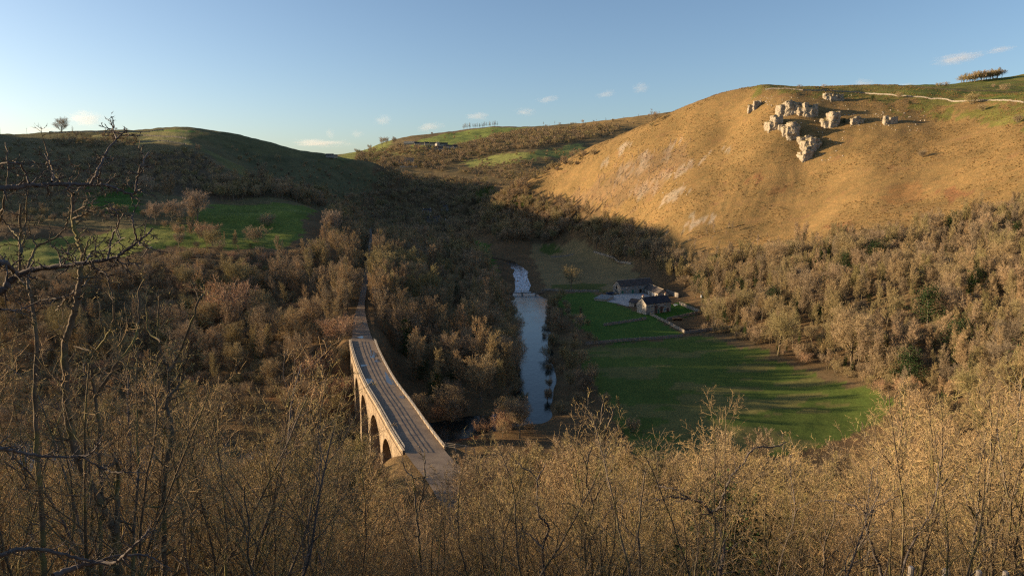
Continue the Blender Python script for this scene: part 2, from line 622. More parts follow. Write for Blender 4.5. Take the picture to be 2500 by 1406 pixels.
def paint(poly, col, jit=1.0, zone=None, mix=1.0, rel=None):
    x = GX + (JX - GX) * jit
    y = GYY + (JY - GYY) * jit
    m = in_poly(x, y, poly)
    if rel is not None:
        m &= rel
    COLV[m] = COLV[m] * (1 - mix) + np.array(col, np.float32) * mix
    if zone is not None:
        ZONE[in_poly(GX, GYY, poly)] = zone


# far country
far = GYY > 1180
COLV[far] = (.15, .115, .062)
ZONE[far] = 4
left = (GX < -150 - (GYY - 400) * .1) & (GYY > 395) & ~far
COLV[left] = (.145, .118, .06)
ZONE[left] = 3
near = (GYY < 118 - .15 * GX)
COLV[near] = (.15, .105, .055)
ZONE[near] = 5
beyond = (GYY > 900) & (GX < -250) & (GYY < 1180)
COLV[beyond] = (.125, .115, .055)
# left hill: pale fields on the top, slopes of rough grass, brown scrub
paint([C(u, v, d)[:2] for (u, v, d) in ((230, 340, 930), (330, 322, 960), (460, 318, 960), (460, 345, 830), (330, 352, 830), (230, 350, 880))], (.27, .24, .10), .5)
paint([C(u, v, d)[:2] for (u, v, d) in ((300, 318, 955), (440, 311, 945), (500, 316, 940), (420, 325, 930), (330, 325, 940))], (.20, .25, .06), .5)
SC = wpoly([(0, 392), (180, 400), (330, 385), (480, 372), (560, 425), (640, 470), (760, 500), (520, 490), (330, 470), (0, 480)])
paint(SC, (.125, .092, .06), 1.5)
paint(wpoly([(520, 345), (760, 392), (960, 430), (830, 480), (700, 460), (600, 400)]), (.12, .112, .06), 1.5)
paint(wpoly([(450, 345), (520, 372), (620, 430), (720, 468), (640, 455), (540, 400)]), (.165, .15, .06), 1.0)
# left fields
FIELD_L = wpoly([(0, 650), (0, 592), (200, 575), (450, 548), (520, 498), (640, 497), (765, 512), (745, 560), (690, 605), (560, 612), (430, 598), (320, 620), (150, 660)])
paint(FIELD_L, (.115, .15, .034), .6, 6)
paint(wpoly([(0, 650), (0, 592), (200, 575), (450, 550), (470, 575), (330, 615), (150, 660)]), (.17, .185, .05), .6)  # lighter green paints the strip of sun across this field
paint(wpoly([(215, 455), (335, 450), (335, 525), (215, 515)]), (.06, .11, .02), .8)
paint(wpoly([(240, 790), (420, 775), (430, 800), (250, 812)], 150), (.10, .11, .03), .8)
# far hill
paint(wpoly([(1000, 352), (1080, 328), (1190, 312), (1290, 312), (1160, 342), (1085, 362), (1010, 362)], 1300), (.20, .235, .065), .5)
paint(wpoly([(1120, 398), (1200, 380), (1300, 372), (1420, 352), (1450, 372), (1380, 385), (1260, 398), (1150, 410)], 1200), (.215, .225, .075), .8)
paint(wpoly([(900, 388), (980, 366), (1060, 366), (950, 390)], 1200), (.20, .185, .075), .8)
paint(wpoly([(800, 385), (850, 370), (960, 345), (950, 365), (830, 390)], 1300), (.165, .18, .06), .8)
paint(wpoly([(1400, 312), (1480, 292), (1620, 272), (1640, 300), (1560, 305), (1460, 325)], 1300), (.25, .17, .075), 1.0)
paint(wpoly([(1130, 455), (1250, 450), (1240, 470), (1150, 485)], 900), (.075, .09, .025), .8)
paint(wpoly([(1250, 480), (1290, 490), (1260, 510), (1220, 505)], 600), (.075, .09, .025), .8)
# right hill: dry golden grass, greener along the brow and behind the wall
HB = [W(u, v, 120) for (u, v) in ((1262, 462), (1340, 482), (1430, 500), (1520, 545), (1600, 600), (1660, 650), (1740, 640), (1850, 612), (1960, 600), (2100, 590), (2220, 560), (2350, 530), (2499, 478))]
HILL = [p[:2] for p in HB] + [(700, 330), (1500, 600), (1500, 1150), (250, 1150), (60, 1000), (0, 860)]
paint(HILL, (.222, .148, .066), 1.0, 2)
GB = [W(u, v, 300) for (u, v) in ((1840, 224), (1900, 232), (2010, 236), (2110, 248), (2200, 275), (2320, 285), (2420, 305), (2499, 320))]
GREEN_TOP = [p[:2] for p in GB] + [(700, 450), (1500, 600), (1500, 1150), (300, 1150), (260, 760)]
gt = in_poly(JX, JY, GREEN_TOP) & (fbm(GX / 16, GYY / 16, 404, 3) > -.25)
COLV[gt] = (.155, .150, .045)
WALLTOP_PX = [(1868, 218), (1960, 220), (2110, 227), (2190, 234), (2300, 241), (2370, 246), (2499, 250)]
WT = [W(u, v + 2, 300) for (u, v) in WALLTOP_PX]
BEHIND = [p[:2] for p in WT] + [(800, 520), (1500, 700), (1500, 1400), (300, 1200), (WT[0][0] - 6, WT[0][1] + 60)]
paint(BEHIND, (.135, .155, .04), .15)
stripe = in_poly(GX, GYY, BEHIND) & (np.sin(GYY / 13 + 1.2 * fbm(GX / 90, GYY / 90, 66, 2)) > .35)
COLV[stripe] = (.165, .155, .05)
# rusty bracken and grey scree on the hill
for (poly, c, mx) in (([(2280, 470), (2330, 455), (2370, 480), (2300, 500)], (.20, .085, .05), .6), ([(2010, 555), (2080, 545), (2110, 575), (2040, 580)], (.20, .085, .05), .5),
                      ([(1830, 435), (1870, 432), (1850, 455)], (.22, .09, .05), .5), ([(1880, 465), (1930, 455), (1900, 478)], (.22, .10, .05), .4), ([(2180, 440), (2270, 445), (2240, 500), (2150, 490)], (.23, .12, .055), .5)):
    paint(wpoly(poly, 120), c, .8, None, mx)
SCREE = [[(1500, 425), (1590, 372), (1690, 332), (1672, 352), (1600, 405), (1520, 452)], [(1540, 478), (1620, 430), (1745, 370), (1700, 402), (1650, 440), (1570, 490)], [(1600, 500), (1680, 462), (1660, 485), (1620, 505)],
         [(1465, 392), (1540, 345), (1530, 362), (1480, 400)], [(1620, 575), (1680, 540), (1770, 500), (1720, 545), (1650, 590)], [(1780, 350), (1830, 318), (1800, 350), (1740, 385)]]
for k, poly in enumerate(SCREE):
    P = wpoly(poly, 120)
    m = in_poly(JX, JY, P) & (fbm(GX / 6, GYY / 14, 300 + k, 3) > (-.15 if k < 5 else .3))
    COLV[m] = COLV[m] * .25 + np.array((.33, .275, .22), np.float32) * .75
paint(wpoly([(1380, 480), (1500, 420), (1660, 360), (1690, 400), (1600, 470), (1500, 520)], 120), (.20, .135, .085), 1.2, None, .55)
# valley floor
FIELD = wpoly([(1395, 860), (1480, 842), (1670, 822), (1770, 824), (1900, 872), (2050, 925), (2190, 975), (2130, 1040), (1900, 1110), (1560, 1125), (1500, 1010), (1440, 930)], 130)
paint(FIELD, (.086, .120, .030), .35, 1)
fs = in_poly(GX, GYY, FIELD) & (fbm(GX / 22, GYY / 9, 88, 3) > .25)
COLV[fs] = (.14, .135, .05)
PADDOCK = wpoly([(1345, 722), (1440, 712), (1490, 730), (1545, 760), (1590, 775), (1670, 817), (1500, 838), (1460, 830), (1400, 790)], 130)
paint(PADDOCK, (.066, .118, .026), .3, 1)
paint(wpoly([(1565, 772), (1640, 742), (1665, 738), (1708, 764), (1625, 784)], 130), (.052, .115, .018), .15)
MEADOW = wpoly([(1300, 592), (1400, 588), (1470, 612), (1545, 648), (1560, 690), (1500, 706), (1470, 713), (1330, 708), (1310, 650)], 130)
paint(MEADOW, (.20, .155, .08), .5, 1)
paint(wpoly([(1310, 600), (1350, 592), (1380, 612), (1330, 620)], 130), (.08, .10, .03), .6)
paint(wpoly([(1350, 695), (1470, 690), (1470, 710), (1340, 708)], 130), (.085, .10, .032), .6)
paint(wpoly([(1110, 588), (1185, 592), (1210, 640), (1222, 705), (1200, 700), (1165, 630)], 130), (.06, .12, .02), .6, 1)
paint(wpoly([(1680, 818), (1760, 826), (1900, 878), (2060, 932), (2200, 982), (2215, 970), (2060, 912), (1900, 856), (1790, 812), (1700, 806)], 130), (.13, .095, .055), .8)
paint(wpoly([(960, 1060), (1140, 1030), (1170, 1075), (1080, 1080)], 110), (.13, .06, .035), 1.0)
paint(wpoly([(690, 960), (790, 860), (850, 850), (880, 1000), (780, 1010)], 130), (.17, .09, .045), .8)


def terrain_mat(name, tuss, bump_d, bump_s, var=.42):
    t = NT(name)
    at = t.n('ShaderNodeAttribute', attribute_name='col')
    p = t.pos()
    n1 = t.noise(.035, 4, p)
    n2 = t.noise(tuss, 5, p, .65)
    n3 = t.noise(.22, 4, p, .6)
    v1 = t.ramp(n1, [(.3, (1 - var * .6, 1 - var * .55, 1 - var * .6)), (.7, (1 + var * .5, 1 + var * .42, 1 + var * .3))])
    v2 = t.ramp(n2, [(.28, (1 - var, 1 - var, 1 - var)), (.72, (1 + var, 1 + var * .95, 1 + var * .8))])
    v3 = t.ramp(n3, [(.3, (.82, .88, .86)), (.7, (1.18, 1.1, 1.05))])
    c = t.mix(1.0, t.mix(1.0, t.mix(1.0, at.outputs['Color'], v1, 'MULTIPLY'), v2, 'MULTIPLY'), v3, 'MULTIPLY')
    t.set(t.b.inputs['Base Color'], c)
    t.b.inputs['Roughness'].default_value = 1.0
    t.b.inputs['Specular IOR Level'].default_value = .05
    if name == 'dry hill grass':
        # streaks of bleached and rusty grass that run down the slope, and sheep tracks along it
        mp = t.n('ShaderNodeMapping')
        t.set(mp.inputs['Vector'], p)
        mp.inputs['Rotation'].default_value = (0, .6, .5)
        mp.inputs['Scale'].default_value = (.10, .7, .7)
        st = t.noise(.5, 4, mp.outputs[0], .6)
        c = t.mix(t.ramp(st, [(.55, (0, 0, 0)), (.75, (.22, .22, .22))]), c, (.34, .25, .13))
        rs = t.noise(.06, 5, p, .7)
        c = t.mix(t.ramp(rs, [(.56, (0, 0, 0)), (.70, (.5, .5, .5))]), c, (.20, .105, .06))
        sz = t.n('ShaderNodeSeparateXYZ')
        t.set(sz.inputs[0], p)
        tr = t.math('SINE', t.math('ADD', t.math('MULTIPLY', sz.outputs[2], 1.9), t.math('MULTIPLY', t.noise(.08, 3, p), 9.0)))
        tk = t.math('MULTIPLY', t.ramp(tr, [(.82, (0, 0, 0)), (.97, (1, 1, 1))]), t.ramp(t.noise(.05, 3, p), [(.45, (0, 0, 0)), (.6, (.45, .45, .45))]))
        c = t.mix(tk, c, (.15, .105, .05))
        dk = t.noise(.55, 3, p, .7)
        c = t.mix(t.ramp(dk, [(.60, (0, 0, 0)), (.75, (.35, .35, .35))]), c, (.15, .105, .045))
        t.set(t.b.inputs['Base Color'], c)
    h = t.math('ADD', n2, t.math('MULTIPLY', t.noise(tuss * 3.1, 3, p), .5))
    t.bump(h, bump_s, bump_d)
    return t.m


def vertex_normals(V, F):
    n = np.cross(V[F[:, 2]] - V[F[:, 0]], V[F[:, 3]] - V[F[:, 1]])
    vn = np.zeros_like(V)
    for k in range(4):
        np.add.at(vn, F[:, k], n)
    return vn / np.maximum(np.linalg.norm(vn, axis=1, keepdims=True), 1e-9)


def build_terrain():
    nr, nc = GZ.shape
    V = np.stack([GX, GYY, GZ], -1).reshape(-1, 3)
    idx = np.arange(nr * nc).reshape(nr, nc)
    F = np.stack([idx[:-1, :-1], idx[:-1, 1:], idx[1:, 1:], idx[1:, :-1]], -1).reshape(-1, 4)
    VN = vertex_normals(V, F)
    fz = ZONE[:-1, :-1].ravel()
    fz = np.where(fz == 6, 3, fz)
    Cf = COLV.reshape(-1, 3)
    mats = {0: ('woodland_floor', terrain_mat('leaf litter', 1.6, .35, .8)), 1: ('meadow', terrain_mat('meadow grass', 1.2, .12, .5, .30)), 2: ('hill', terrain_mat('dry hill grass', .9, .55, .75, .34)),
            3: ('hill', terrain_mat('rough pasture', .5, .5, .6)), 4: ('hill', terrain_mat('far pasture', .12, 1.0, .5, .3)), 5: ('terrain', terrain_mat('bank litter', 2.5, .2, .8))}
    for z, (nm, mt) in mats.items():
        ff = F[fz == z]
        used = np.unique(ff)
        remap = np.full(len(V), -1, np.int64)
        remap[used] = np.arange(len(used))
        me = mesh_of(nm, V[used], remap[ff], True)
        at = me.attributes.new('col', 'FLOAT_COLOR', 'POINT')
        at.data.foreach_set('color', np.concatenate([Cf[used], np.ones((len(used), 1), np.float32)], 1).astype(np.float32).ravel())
        me.normals_split_custom_set_from_vertices(VN[used].astype(np.float32).tolist())
        o = link(nm, me, mt)
        tag(o, {0: 'brown leaf litter floor of the wooded valley', 1: 'green and straw coloured meadows on the flat valley floor', 2: 'steep golden grass hill with limestone crags',
                3: 'shaded rough pasture hill rising behind the bare trees at left', 4: 'distant patchwork hill with village and woods', 5: 'steep bank falling away below the viewpoint'}[z], kind='structure')


build_terrain()


# ------------------------------------------------------------------ river
def ribbon(centre, half, z, step_z=None, across=1):
    """flat band along a line; half may vary"""
    P = np.array([p[:2] for p in centre], float)
    T = np.gradient(P, axis=0)
    T /= np.linalg.norm(T, axis=1, keepdims=True)
    Nn = np.stack([T[:, 1], -T[:, 0]], 1)
    rows = []
    for k in np.linspace(-1, 1, across + 1):
        q = P + Nn * (np.asarray(half) * k)[:, None]
        rows.append(np.concatenate([q, np.asarray(z)[:, None] * np.ones((len(P), 1))], 1))
    V = np.stack(rows, 1).reshape(-1, 3)
    n, m = len(P), across + 1
    idx = np.arange(n * m).reshape(n, m)
    F = np.stack([idx[:-1, :-1], idx[:-1, 1:], idx[1:, 1:], idx[1:, :-1]], -1).reshape(-1, 4)
    return V, F


def build_river():
    P = np.array(RIVER)
    ln = np.concatenate([[0], np.cumsum(np.hypot(*np.diff(P[:, :2], axis=0).T))])
    s = np.arange(0, ln[-1], 3.0)
    line = np.stack([np.interp(s, ln, P[:, 0]), np.interp(s, ln, P[:, 1])], 1)
    z = np.interp(s, ln, P[:, 2])
    half = np.interp(s, ln, np.array(RIVER_W)) * 1.3 + 2.2
    V, F = ribbon(line, half, z, across=2)
    t = NT('river water')
    t.b.inputs['Base Color'].default_value = (.012, .016, .014, 1)
    t.b.inputs['Roughness'].default_value = .09
    t.b.inputs['IOR'].default_value = 1.33
    t.b.inputs['Specular IOR Level'].default_value = .5
    mp = t.n('ShaderNodeMapping')
    t.set(mp.inputs['Vector'], t.pos())
    mp.inputs['Scale'].default_value = (1, .45, 1)
    n1 = t.noise(.9, 6, mp.outputs[0], .65)
    n2 = t.noise(.12, 3, t.pos())
    hh = t.math('MULTIPLY', n1, t.math('ADD', n2, .2))
    t.bump(hh, .4, .22)
    me = mesh_of('river', V, F, True)
    yv = V[:, 1]
    fo = sstep(418, 424, yv) * (1 - sstep(500, 590, yv)) * (np.abs(V[:, 0]) < 60) + .3 * sstep(396, 412, yv) * (1 - sstep(414, 420, yv))  # white streaks painted in for the bright sky reflected upstream of the footbridge
    at = me.attributes.new('sky_sheen', 'FLOAT', 'POINT')
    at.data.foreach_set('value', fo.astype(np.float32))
    fa = t.n('ShaderNodeAttribute', attribute_name='sky_sheen')
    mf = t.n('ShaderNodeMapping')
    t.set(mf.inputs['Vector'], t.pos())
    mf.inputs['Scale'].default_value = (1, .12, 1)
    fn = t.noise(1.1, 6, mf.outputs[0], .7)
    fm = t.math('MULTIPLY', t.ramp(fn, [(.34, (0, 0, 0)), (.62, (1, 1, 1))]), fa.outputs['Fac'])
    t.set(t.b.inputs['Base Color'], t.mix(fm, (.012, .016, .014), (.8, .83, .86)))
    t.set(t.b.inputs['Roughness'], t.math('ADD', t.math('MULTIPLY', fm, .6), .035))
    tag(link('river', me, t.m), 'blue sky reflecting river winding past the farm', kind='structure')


build_river()

# ------------------------------------------------------------------ stone and other shared materials
M_VIA = stone_mat('viaduct stone', (.36, .275, .185), (.25, .195, .13), .62, .34, .5, .5, (.12, .10, .075))
M_COPE = plain('coping stone', (.42, .34, .24), .9, .3, 1.2)
M_DRY = stone_mat('drystone', (.36, .32, .26), (.24, .215, .18), .34, .17, 1.4, .35)
M_HOUSE = stone_mat('house limestone', (.42, .385, .33), (.31, .285, .25), .45, .22, .8, .8)
M_BARN = stone_mat('barn limestone', (.33, .32, .29), (.25, .24, .22), .45, .22, .8, .8)
M_SLATE = stone_mat('roof slate', (.060, .062, .072), (.045, .046, .054), .4, .25, .6, .6)
M_SLATE2 = stone_mat('stone slate', (.115, .10, .09), (.085, .075, .07), .5, .3, .6, .6)
M_WHITE = plain('white paint', (.78, .78, .76), .6, .05, 2)
M_WASH = plain('white wash', (.70, .69, .66), .8, .1, .6)
M_GLASS = plain('dark window glass', (.02, .025, .03), .12, .1, 1, .5)
M_GREEN = plain('green painted door', (.03, .13, .10), .6, .2, 3)
M_DARK = plain('dark opening', (.018, .016, .014), .9, .2, 3)
M_WOOD = plain('weathered timber', (.16, .13, .10), .9, .35, 4)
M_LOG = plain('cut logs', (.30, .16, .07), .9, .35, 5)
M_RAIL = plain('galvanised rail', (.30, .28, .25), .6, .2, 6, .3)
M_POT = plain('clay pot', (.36, .15, .08), .9, .2, 5)
M_YARD = plain('pale concrete yard', (.36, .34, .32), .9, .3, .35)
M_SHED = plain('weathered sheet roof', (.17, .185, .18), .7, .2, .5, .3)


def uvbuild(mb, name, mat, parent=None, **kw):
    o = mb.build(name, mat, parent, **kw)
    box_uv(o.data)
    return o


# ------------------------------------------------------------------ old railway path
def deck_mat():
    t = NT('path gravel')
    p = t.pos()
    n1 = t.noise(.35, 5, p, .6)
    n2 = t.noise(14, 3, p)
    c = t.ramp(n1, [(.3, (.135, .102, .074)), (.5, (.19, .145, .105)), (.75, (.25, .195, .145))])
    c = t.mix(1.0, c, t.ramp(n2, [(.3, (.8, .8, .8)), (.7, (1.2, 1.2, 1.2))]), 'MULTIPLY')
    t.set(t.b.inputs['Base Color'], c)
    t.set(t.b.inputs['Roughness'], t.ramp(n1, [(.3, (.55, .55, .55)), (.6, (.95, .95, .95))]))
    t.bump(n2, .4, .02)
    return t.m


M_DECK = deck_mat()
half = np.where(np.arange(len(RAIL_C)) < VN - 2, 3.6, np.where(np.arange(len(RAIL_C)) <= VF + 1, 3.72, np.maximum(1.3, 3.4 - (np.arange(len(RAIL_C)) - VF) * .03)))
V, F = ribbon(RAIL_C, half, np.full(len(RAIL_C), DECK_Z + .02), across=4)
tag(link('path', mesh_of('path', V, F, True), M_DECK), 'worn gravel path on the old railway line crossing the viaduct', kind='structure')


def rail_frame(s):
    """point, tangent and right-hand normal on the railway line, s in metres from its start"""
    i = np.clip(s, 1, len(RAIL_C) - 3)
    i0 = int(i)
    f = i - i0
    p = RAIL_C[i0] * (1 - f) + RAIL_C[i0 + 1] * f
    t = RAIL_C[i0 + 2] - RAIL_C[i0 - 1]
    t = t / np.hypot(*t)
    return p, t, np.array([t[1], -t[0]])


def rp(s, off, z):
    p, t, n = rail_frame(s)
    q = p + n * off
    return (q[0], q[1], z)


def puddle(name, label, s0, s1, off0, off1, seed):
    r = random.Random(seed)
    pts = []
    sc, oc = (s0 + s1) / 2, (off0 + off1) / 2
    for k in range(28):
        a = 2 * math.pi * k / 28
        rad = 1 + .22 * math.sin(3 * a + seed) + .14 * math.sin(7 * a + 2 * seed) + r.uniform(-.05, .05)
        pts.append(rp(sc + (s1 - s0) / 2 * rad * math.cos(a), np.clip(oc + (off1 - off0) / 2 * rad * math.sin(a), -3.6, 3.6), DECK_Z + .03))
    o = link(name, mesh_of(name, pts, [tuple(range(27, -1, -1))]), M_PUD)
    tag(o, label, 'puddle', 'puddles on the viaduct path')
    return o


tp = NT('puddle water')
tp.b.inputs['Base Color'].default_value = (.05, .045, .04, 1)
tp.b.inputs['Roughness'].default_value = .03
tp.b.inputs['Specular IOR Level'].default_value = .5
M_PUD = tp.m
VL = VF - VN
puddle('puddle', 'broad pale puddle along the right parapet halfway over the viaduct', VN + 42, VN + 54, 1.9, 3.5, 1)
puddle('puddle', 'rippled puddle on the right side near the far end of the viaduct', VN + 71, VN + 80, .8, 3.2, 2)
puddle('puddle', 'narrow puddle beside the one near the far end of the viaduct', VN + 66, VN + 69.5, 1.6, 3.4, 7)
puddle('puddle', 'small puddle in the shade of the left parapet beyond mid viaduct', VN + 63, VN + 65, -2.9, -1.1, 3)
puddle('puddle', 'longer streaky puddle in the shade of the left parapet at mid viaduct', VN + 46, VN + 51, -3.3, -1.5, 4)
puddle('puddle', 'small puddle close to the right parapet at the near third of the viaduct', VN + 31, VN + 33.5, 2.3, 3.5, 5)
puddle('puddle', 'bright puddle on the path just past the far end of the viaduct', VF + 6, VF + 9, -1.2, .6, 6)
puddle('puddle', 'tiny bright puddle on the path between the lit bushes', VF + 28, VF + 32, .2, 1.6, 8)


def build_viaduct():
    via = thing('viaduct', 'tall stone railway viaduct with round arches crossing the valley', 'viaduct', (RAIL_C[VN][0], RAIL_C[VN][1], 0))
    off = Vector(via.location)
    HW = 4.15                                     # half width over the outer faces
    SPAN, PIER = 13.6, 2.5
    ab = (VL - 5 * SPAN - 4 * PIER) / 2
    R = SPAN / 2
    zs, zc = 9.2, 9.2 + R                         # springing and crown
    top = DECK_Z - .12
    L = lambda s, o, z: tuple(Vector(rp(VN + s, o, z)) - off)

    def finish(mb, name, mat=M_VIA):
        o = mb.build(name, mat, via)
        me = o.data
        uv = me.uv_layers.new(name='UVMap')
        for p in me.polygons:
            for li in p.loop_indices:
                c = me.vertices[me.loops[li].vertex_index].co
                if abs(p.normal.z) > .8:
                    uv.data[li].uv = (c.y * 1.06, c.x)
                else:
                    uv.data[li].uv = (c.y * 1.06 if abs(p.normal.x) > .5 else c.x, c.z)
        return o
    s = 0.0
    g = lambda ss: gz(*rp(VN + ss, 0, 0)[:2])
    for k in range(5):
        if k == 0:
            mb = MB()
            for a, b in ((0, ab / 2), (ab / 2, ab)):
                mb.hexa([L(a, -HW, g(a) - 4), L(a, HW, g(a) - 4), L(b, HW, g(b) - 4), L(b, -HW, g(b) - 4), L(a, -HW, top), L(a, HW, top), L(b, HW, top), L(b, -HW, top)])
            finish(mb, 'abutment')
            s = ab
        # arch: spandrel and soffit
        mb = MB()
        n = 22
        prev = None
        ths = np.linspace(0, math.pi, n + 1)
        S = [s + R - R * math.cos(t) for t in ths]
        Z = [zs + R * math.sin(t) for t in ths]
        for i in range(n):
            a, b = S[i], S[i + 1]
            mb.hexa([L(a, -HW, Z[i]), L(a, HW, Z[i]), L(b, HW, Z[i + 1]), L(b, -HW, Z[i + 1]), L(a, -HW, top), L(a, HW, top), L(b, HW, top), L(b, -HW, top)])
        finish(mb, 'arch')
        # proud ring of voussoirs on both faces
        for sd in (-1, 1):
            mb = MB()
            for i in range(n):
                a0, a1 = ths[i] + .006, ths[i + 1] - .006
                P = []
                for o2 in (HW - .05, HW + .05):
                    for (rr, an) in ((R - .01, a0), (R - .01, a1), (R + .6, a1), (R + .6, a0)):
                        P.append(L(s + R - rr * math.cos(an), sd * o2, zs + rr * math.sin(an)))
                mb.hexa(P)
            finish(mb, 'arch_ring', M_VIA)
        s += SPAN
        if k < 4:
            mb = MB()
            a, b = s, s + PIER
            m = (a + b) / 2
            gg = g(m) - 3
            fl = .35
            mb.hexa([L(a - fl, -HW - fl, gg), L(a - fl, HW + fl, gg), L(b + fl, HW + fl, gg), L(b + fl, -HW - fl, gg), L(a, -HW, zs), L(a, HW, zs), L(b, HW, zs), L(b, -HW, zs)])
            mb.hexa([L(a, -HW, zs), L(a, HW, zs), L(b, HW, zs), L(b, -HW, zs), L(a, -HW, top), L(a, HW, top), L(b, HW, top), L(b, -HW, top)])
            # impost band
            mb.hexa([L(a - .14, -HW - .14, zs - .35), L(a - .14, HW + .14, zs - .35), L(b + .14, HW + .14, zs - .35), L(b + .14, -HW - .14, zs - .35), L(a - .14, -HW - .14, zs + .02), L(a - .14, HW + .14, zs + .02), L(b + .14, HW + .14, zs + .02), L(b + .14, -HW - .14, zs + .02)])
            finish(mb, 'pier')
            s += PIER
    mb = MB()
    for a, b in ((s, s + ab / 2), (s + ab / 2, VL)):
        mb.hexa([L(a, -HW, g(a) - 4), L(a, HW, g(a) - 4), L(b, HW, g(b) - 4), L(b, -HW, g(b) - 4), L(a, -HW, top), L(a, HW, top), L(b, HW, top), L(b, -HW, top)])
    finish(mb, 'abutment')
    # parapets, string course, coping stones, railings
    for sd in (-1, 1):
        s0, s1 = (-1.0, VL + 3.0) if sd < 0 else (-2.0, VL + 1.0)
        cuts = np.linspace(s0, s1, 48)
        mb = MB()
        for a, b in zip(cuts[:-1], cuts[1:]):
            i, o2 = HW - .42, HW + .001
            mb.hexa([L(a, sd * i, DECK_Z - .4), L(a, sd * o2, DECK_Z - .4), L(b, sd * o2, DECK_Z - .4), L(b, sd * i, DECK_Z - .4), L(a, sd * i, DECK_Z + .36), L(a, sd * o2, DECK_Z + .36), L(b, sd * o2, DECK_Z + .36), L(b, sd * i, DECK_Z + .36)])
        finish(mb, 'parapet')
        mb = MB()
        for a, b in zip(cuts[:-1], cuts[1:]):
            i, o2 = HW - .1, HW + .2
            mb.hexa([L(a, sd * i, DECK_Z - .75), L(a, sd * o2, DECK_Z - .75), L(b, sd * o2, DECK_Z - .75), L(b, sd * i, DECK_Z - .75), L(a, sd * i, DECK_Z - .42), L(a, sd * o2, DECK_Z - .42), L(b, sd * o2, DECK_Z - .42), L(b, sd * i, DECK_Z - .42)])
        finish(mb, 'string_course')
        n = 76
        r = random.Random(4 + sd)
        for k in range(n):
            a = s0 + (s1 - s0) * (k + .02) / n
            b = s0 + (s1 - s0) * (k + .98) / n
            zt = DECK_Z + .5 + r.uniform(-.015, .015)
            i, o2 = HW - .5 + r.uniform(-.015, .015), HW + .08 + r.uniform(-.015, .015)
            mb = MB()
            mb.hexa([L(a, sd * i, DECK_Z + .363), L(a, sd * o2, DECK_Z + .363), L(b, sd * o2, DECK_Z + .363), L(b, sd * i, DECK_Z + .363), L(a, sd * (i + .04), zt), L(a, sd * (o2 - .04), zt), L(b, sd * (o2 - .04), zt), L(b, sd * (i + .04), zt)])
            mb.build('coping_stone', M_COPE, via)
        # steel fence standing inside the parapet: posts and rails
        po = HW - .62
        for k in range(31):
            ss = s0 + .6 + (s1 - s0 - 1.2) * k / 30
            x = L(ss, sd * po, 0)
            mb = MB()
            mb.box((x[0] - .045, x[1] - .045, DECK_Z), (x[0] + .045, x[1] + .045, DECK_Z + 1.12))
            mb.build('fence_post', M_RAIL, via)
        for zr in (.68, .88, 1.08):
            mb = MB()
            pts = [L(ss, sd * po, DECK_Z + zr + .012 * math.sin(ss * 1.7)) for ss in np.linspace(s0 + .6, s1 - .6, 60)]
            mb.tube(pts, [.035] * len(pts), 4)
            mb.build('fence_rail', M_RAIL, via)
    return via


build_viaduct()


def fence_end():
    """the splayed end of the right-hand railing where the bank drops to the river"""
    t = thing('wooden_barrier', 'weathered timber rail barrier splayed off the near end of the right parapet', 'barrier', rp(VN - 3, 4.4, DECK_Z))
    o = Vector(t.location)
    pts = [Vector(rp(VN - 2.0, 4.0, DECK_Z)) - o, Vector(rp(VN - 3.2, 5.6, DECK_Z - .1)) - o, Vector(rp(VN - 3.6, 7.6, DECK_Z - .6)) - o, Vector(rp(VN - 3.4, 9.4, DECK_Z - 1.5)) - o]
    for p in pts:
        MB().box((p.x - .08, p.y - .08, p.z - .6), (p.x + .08, p.y + .08, p.z + 1.25)).build('post', M_COPE, t)
    for h in (.5, .85, 1.18):
        mb = MB()
        mb.tube([p + Vector((0, 0, h)) for p in pts], [.05] * len(pts), 4)
        mb.build('rail', M_COPE, t)


fence_end()


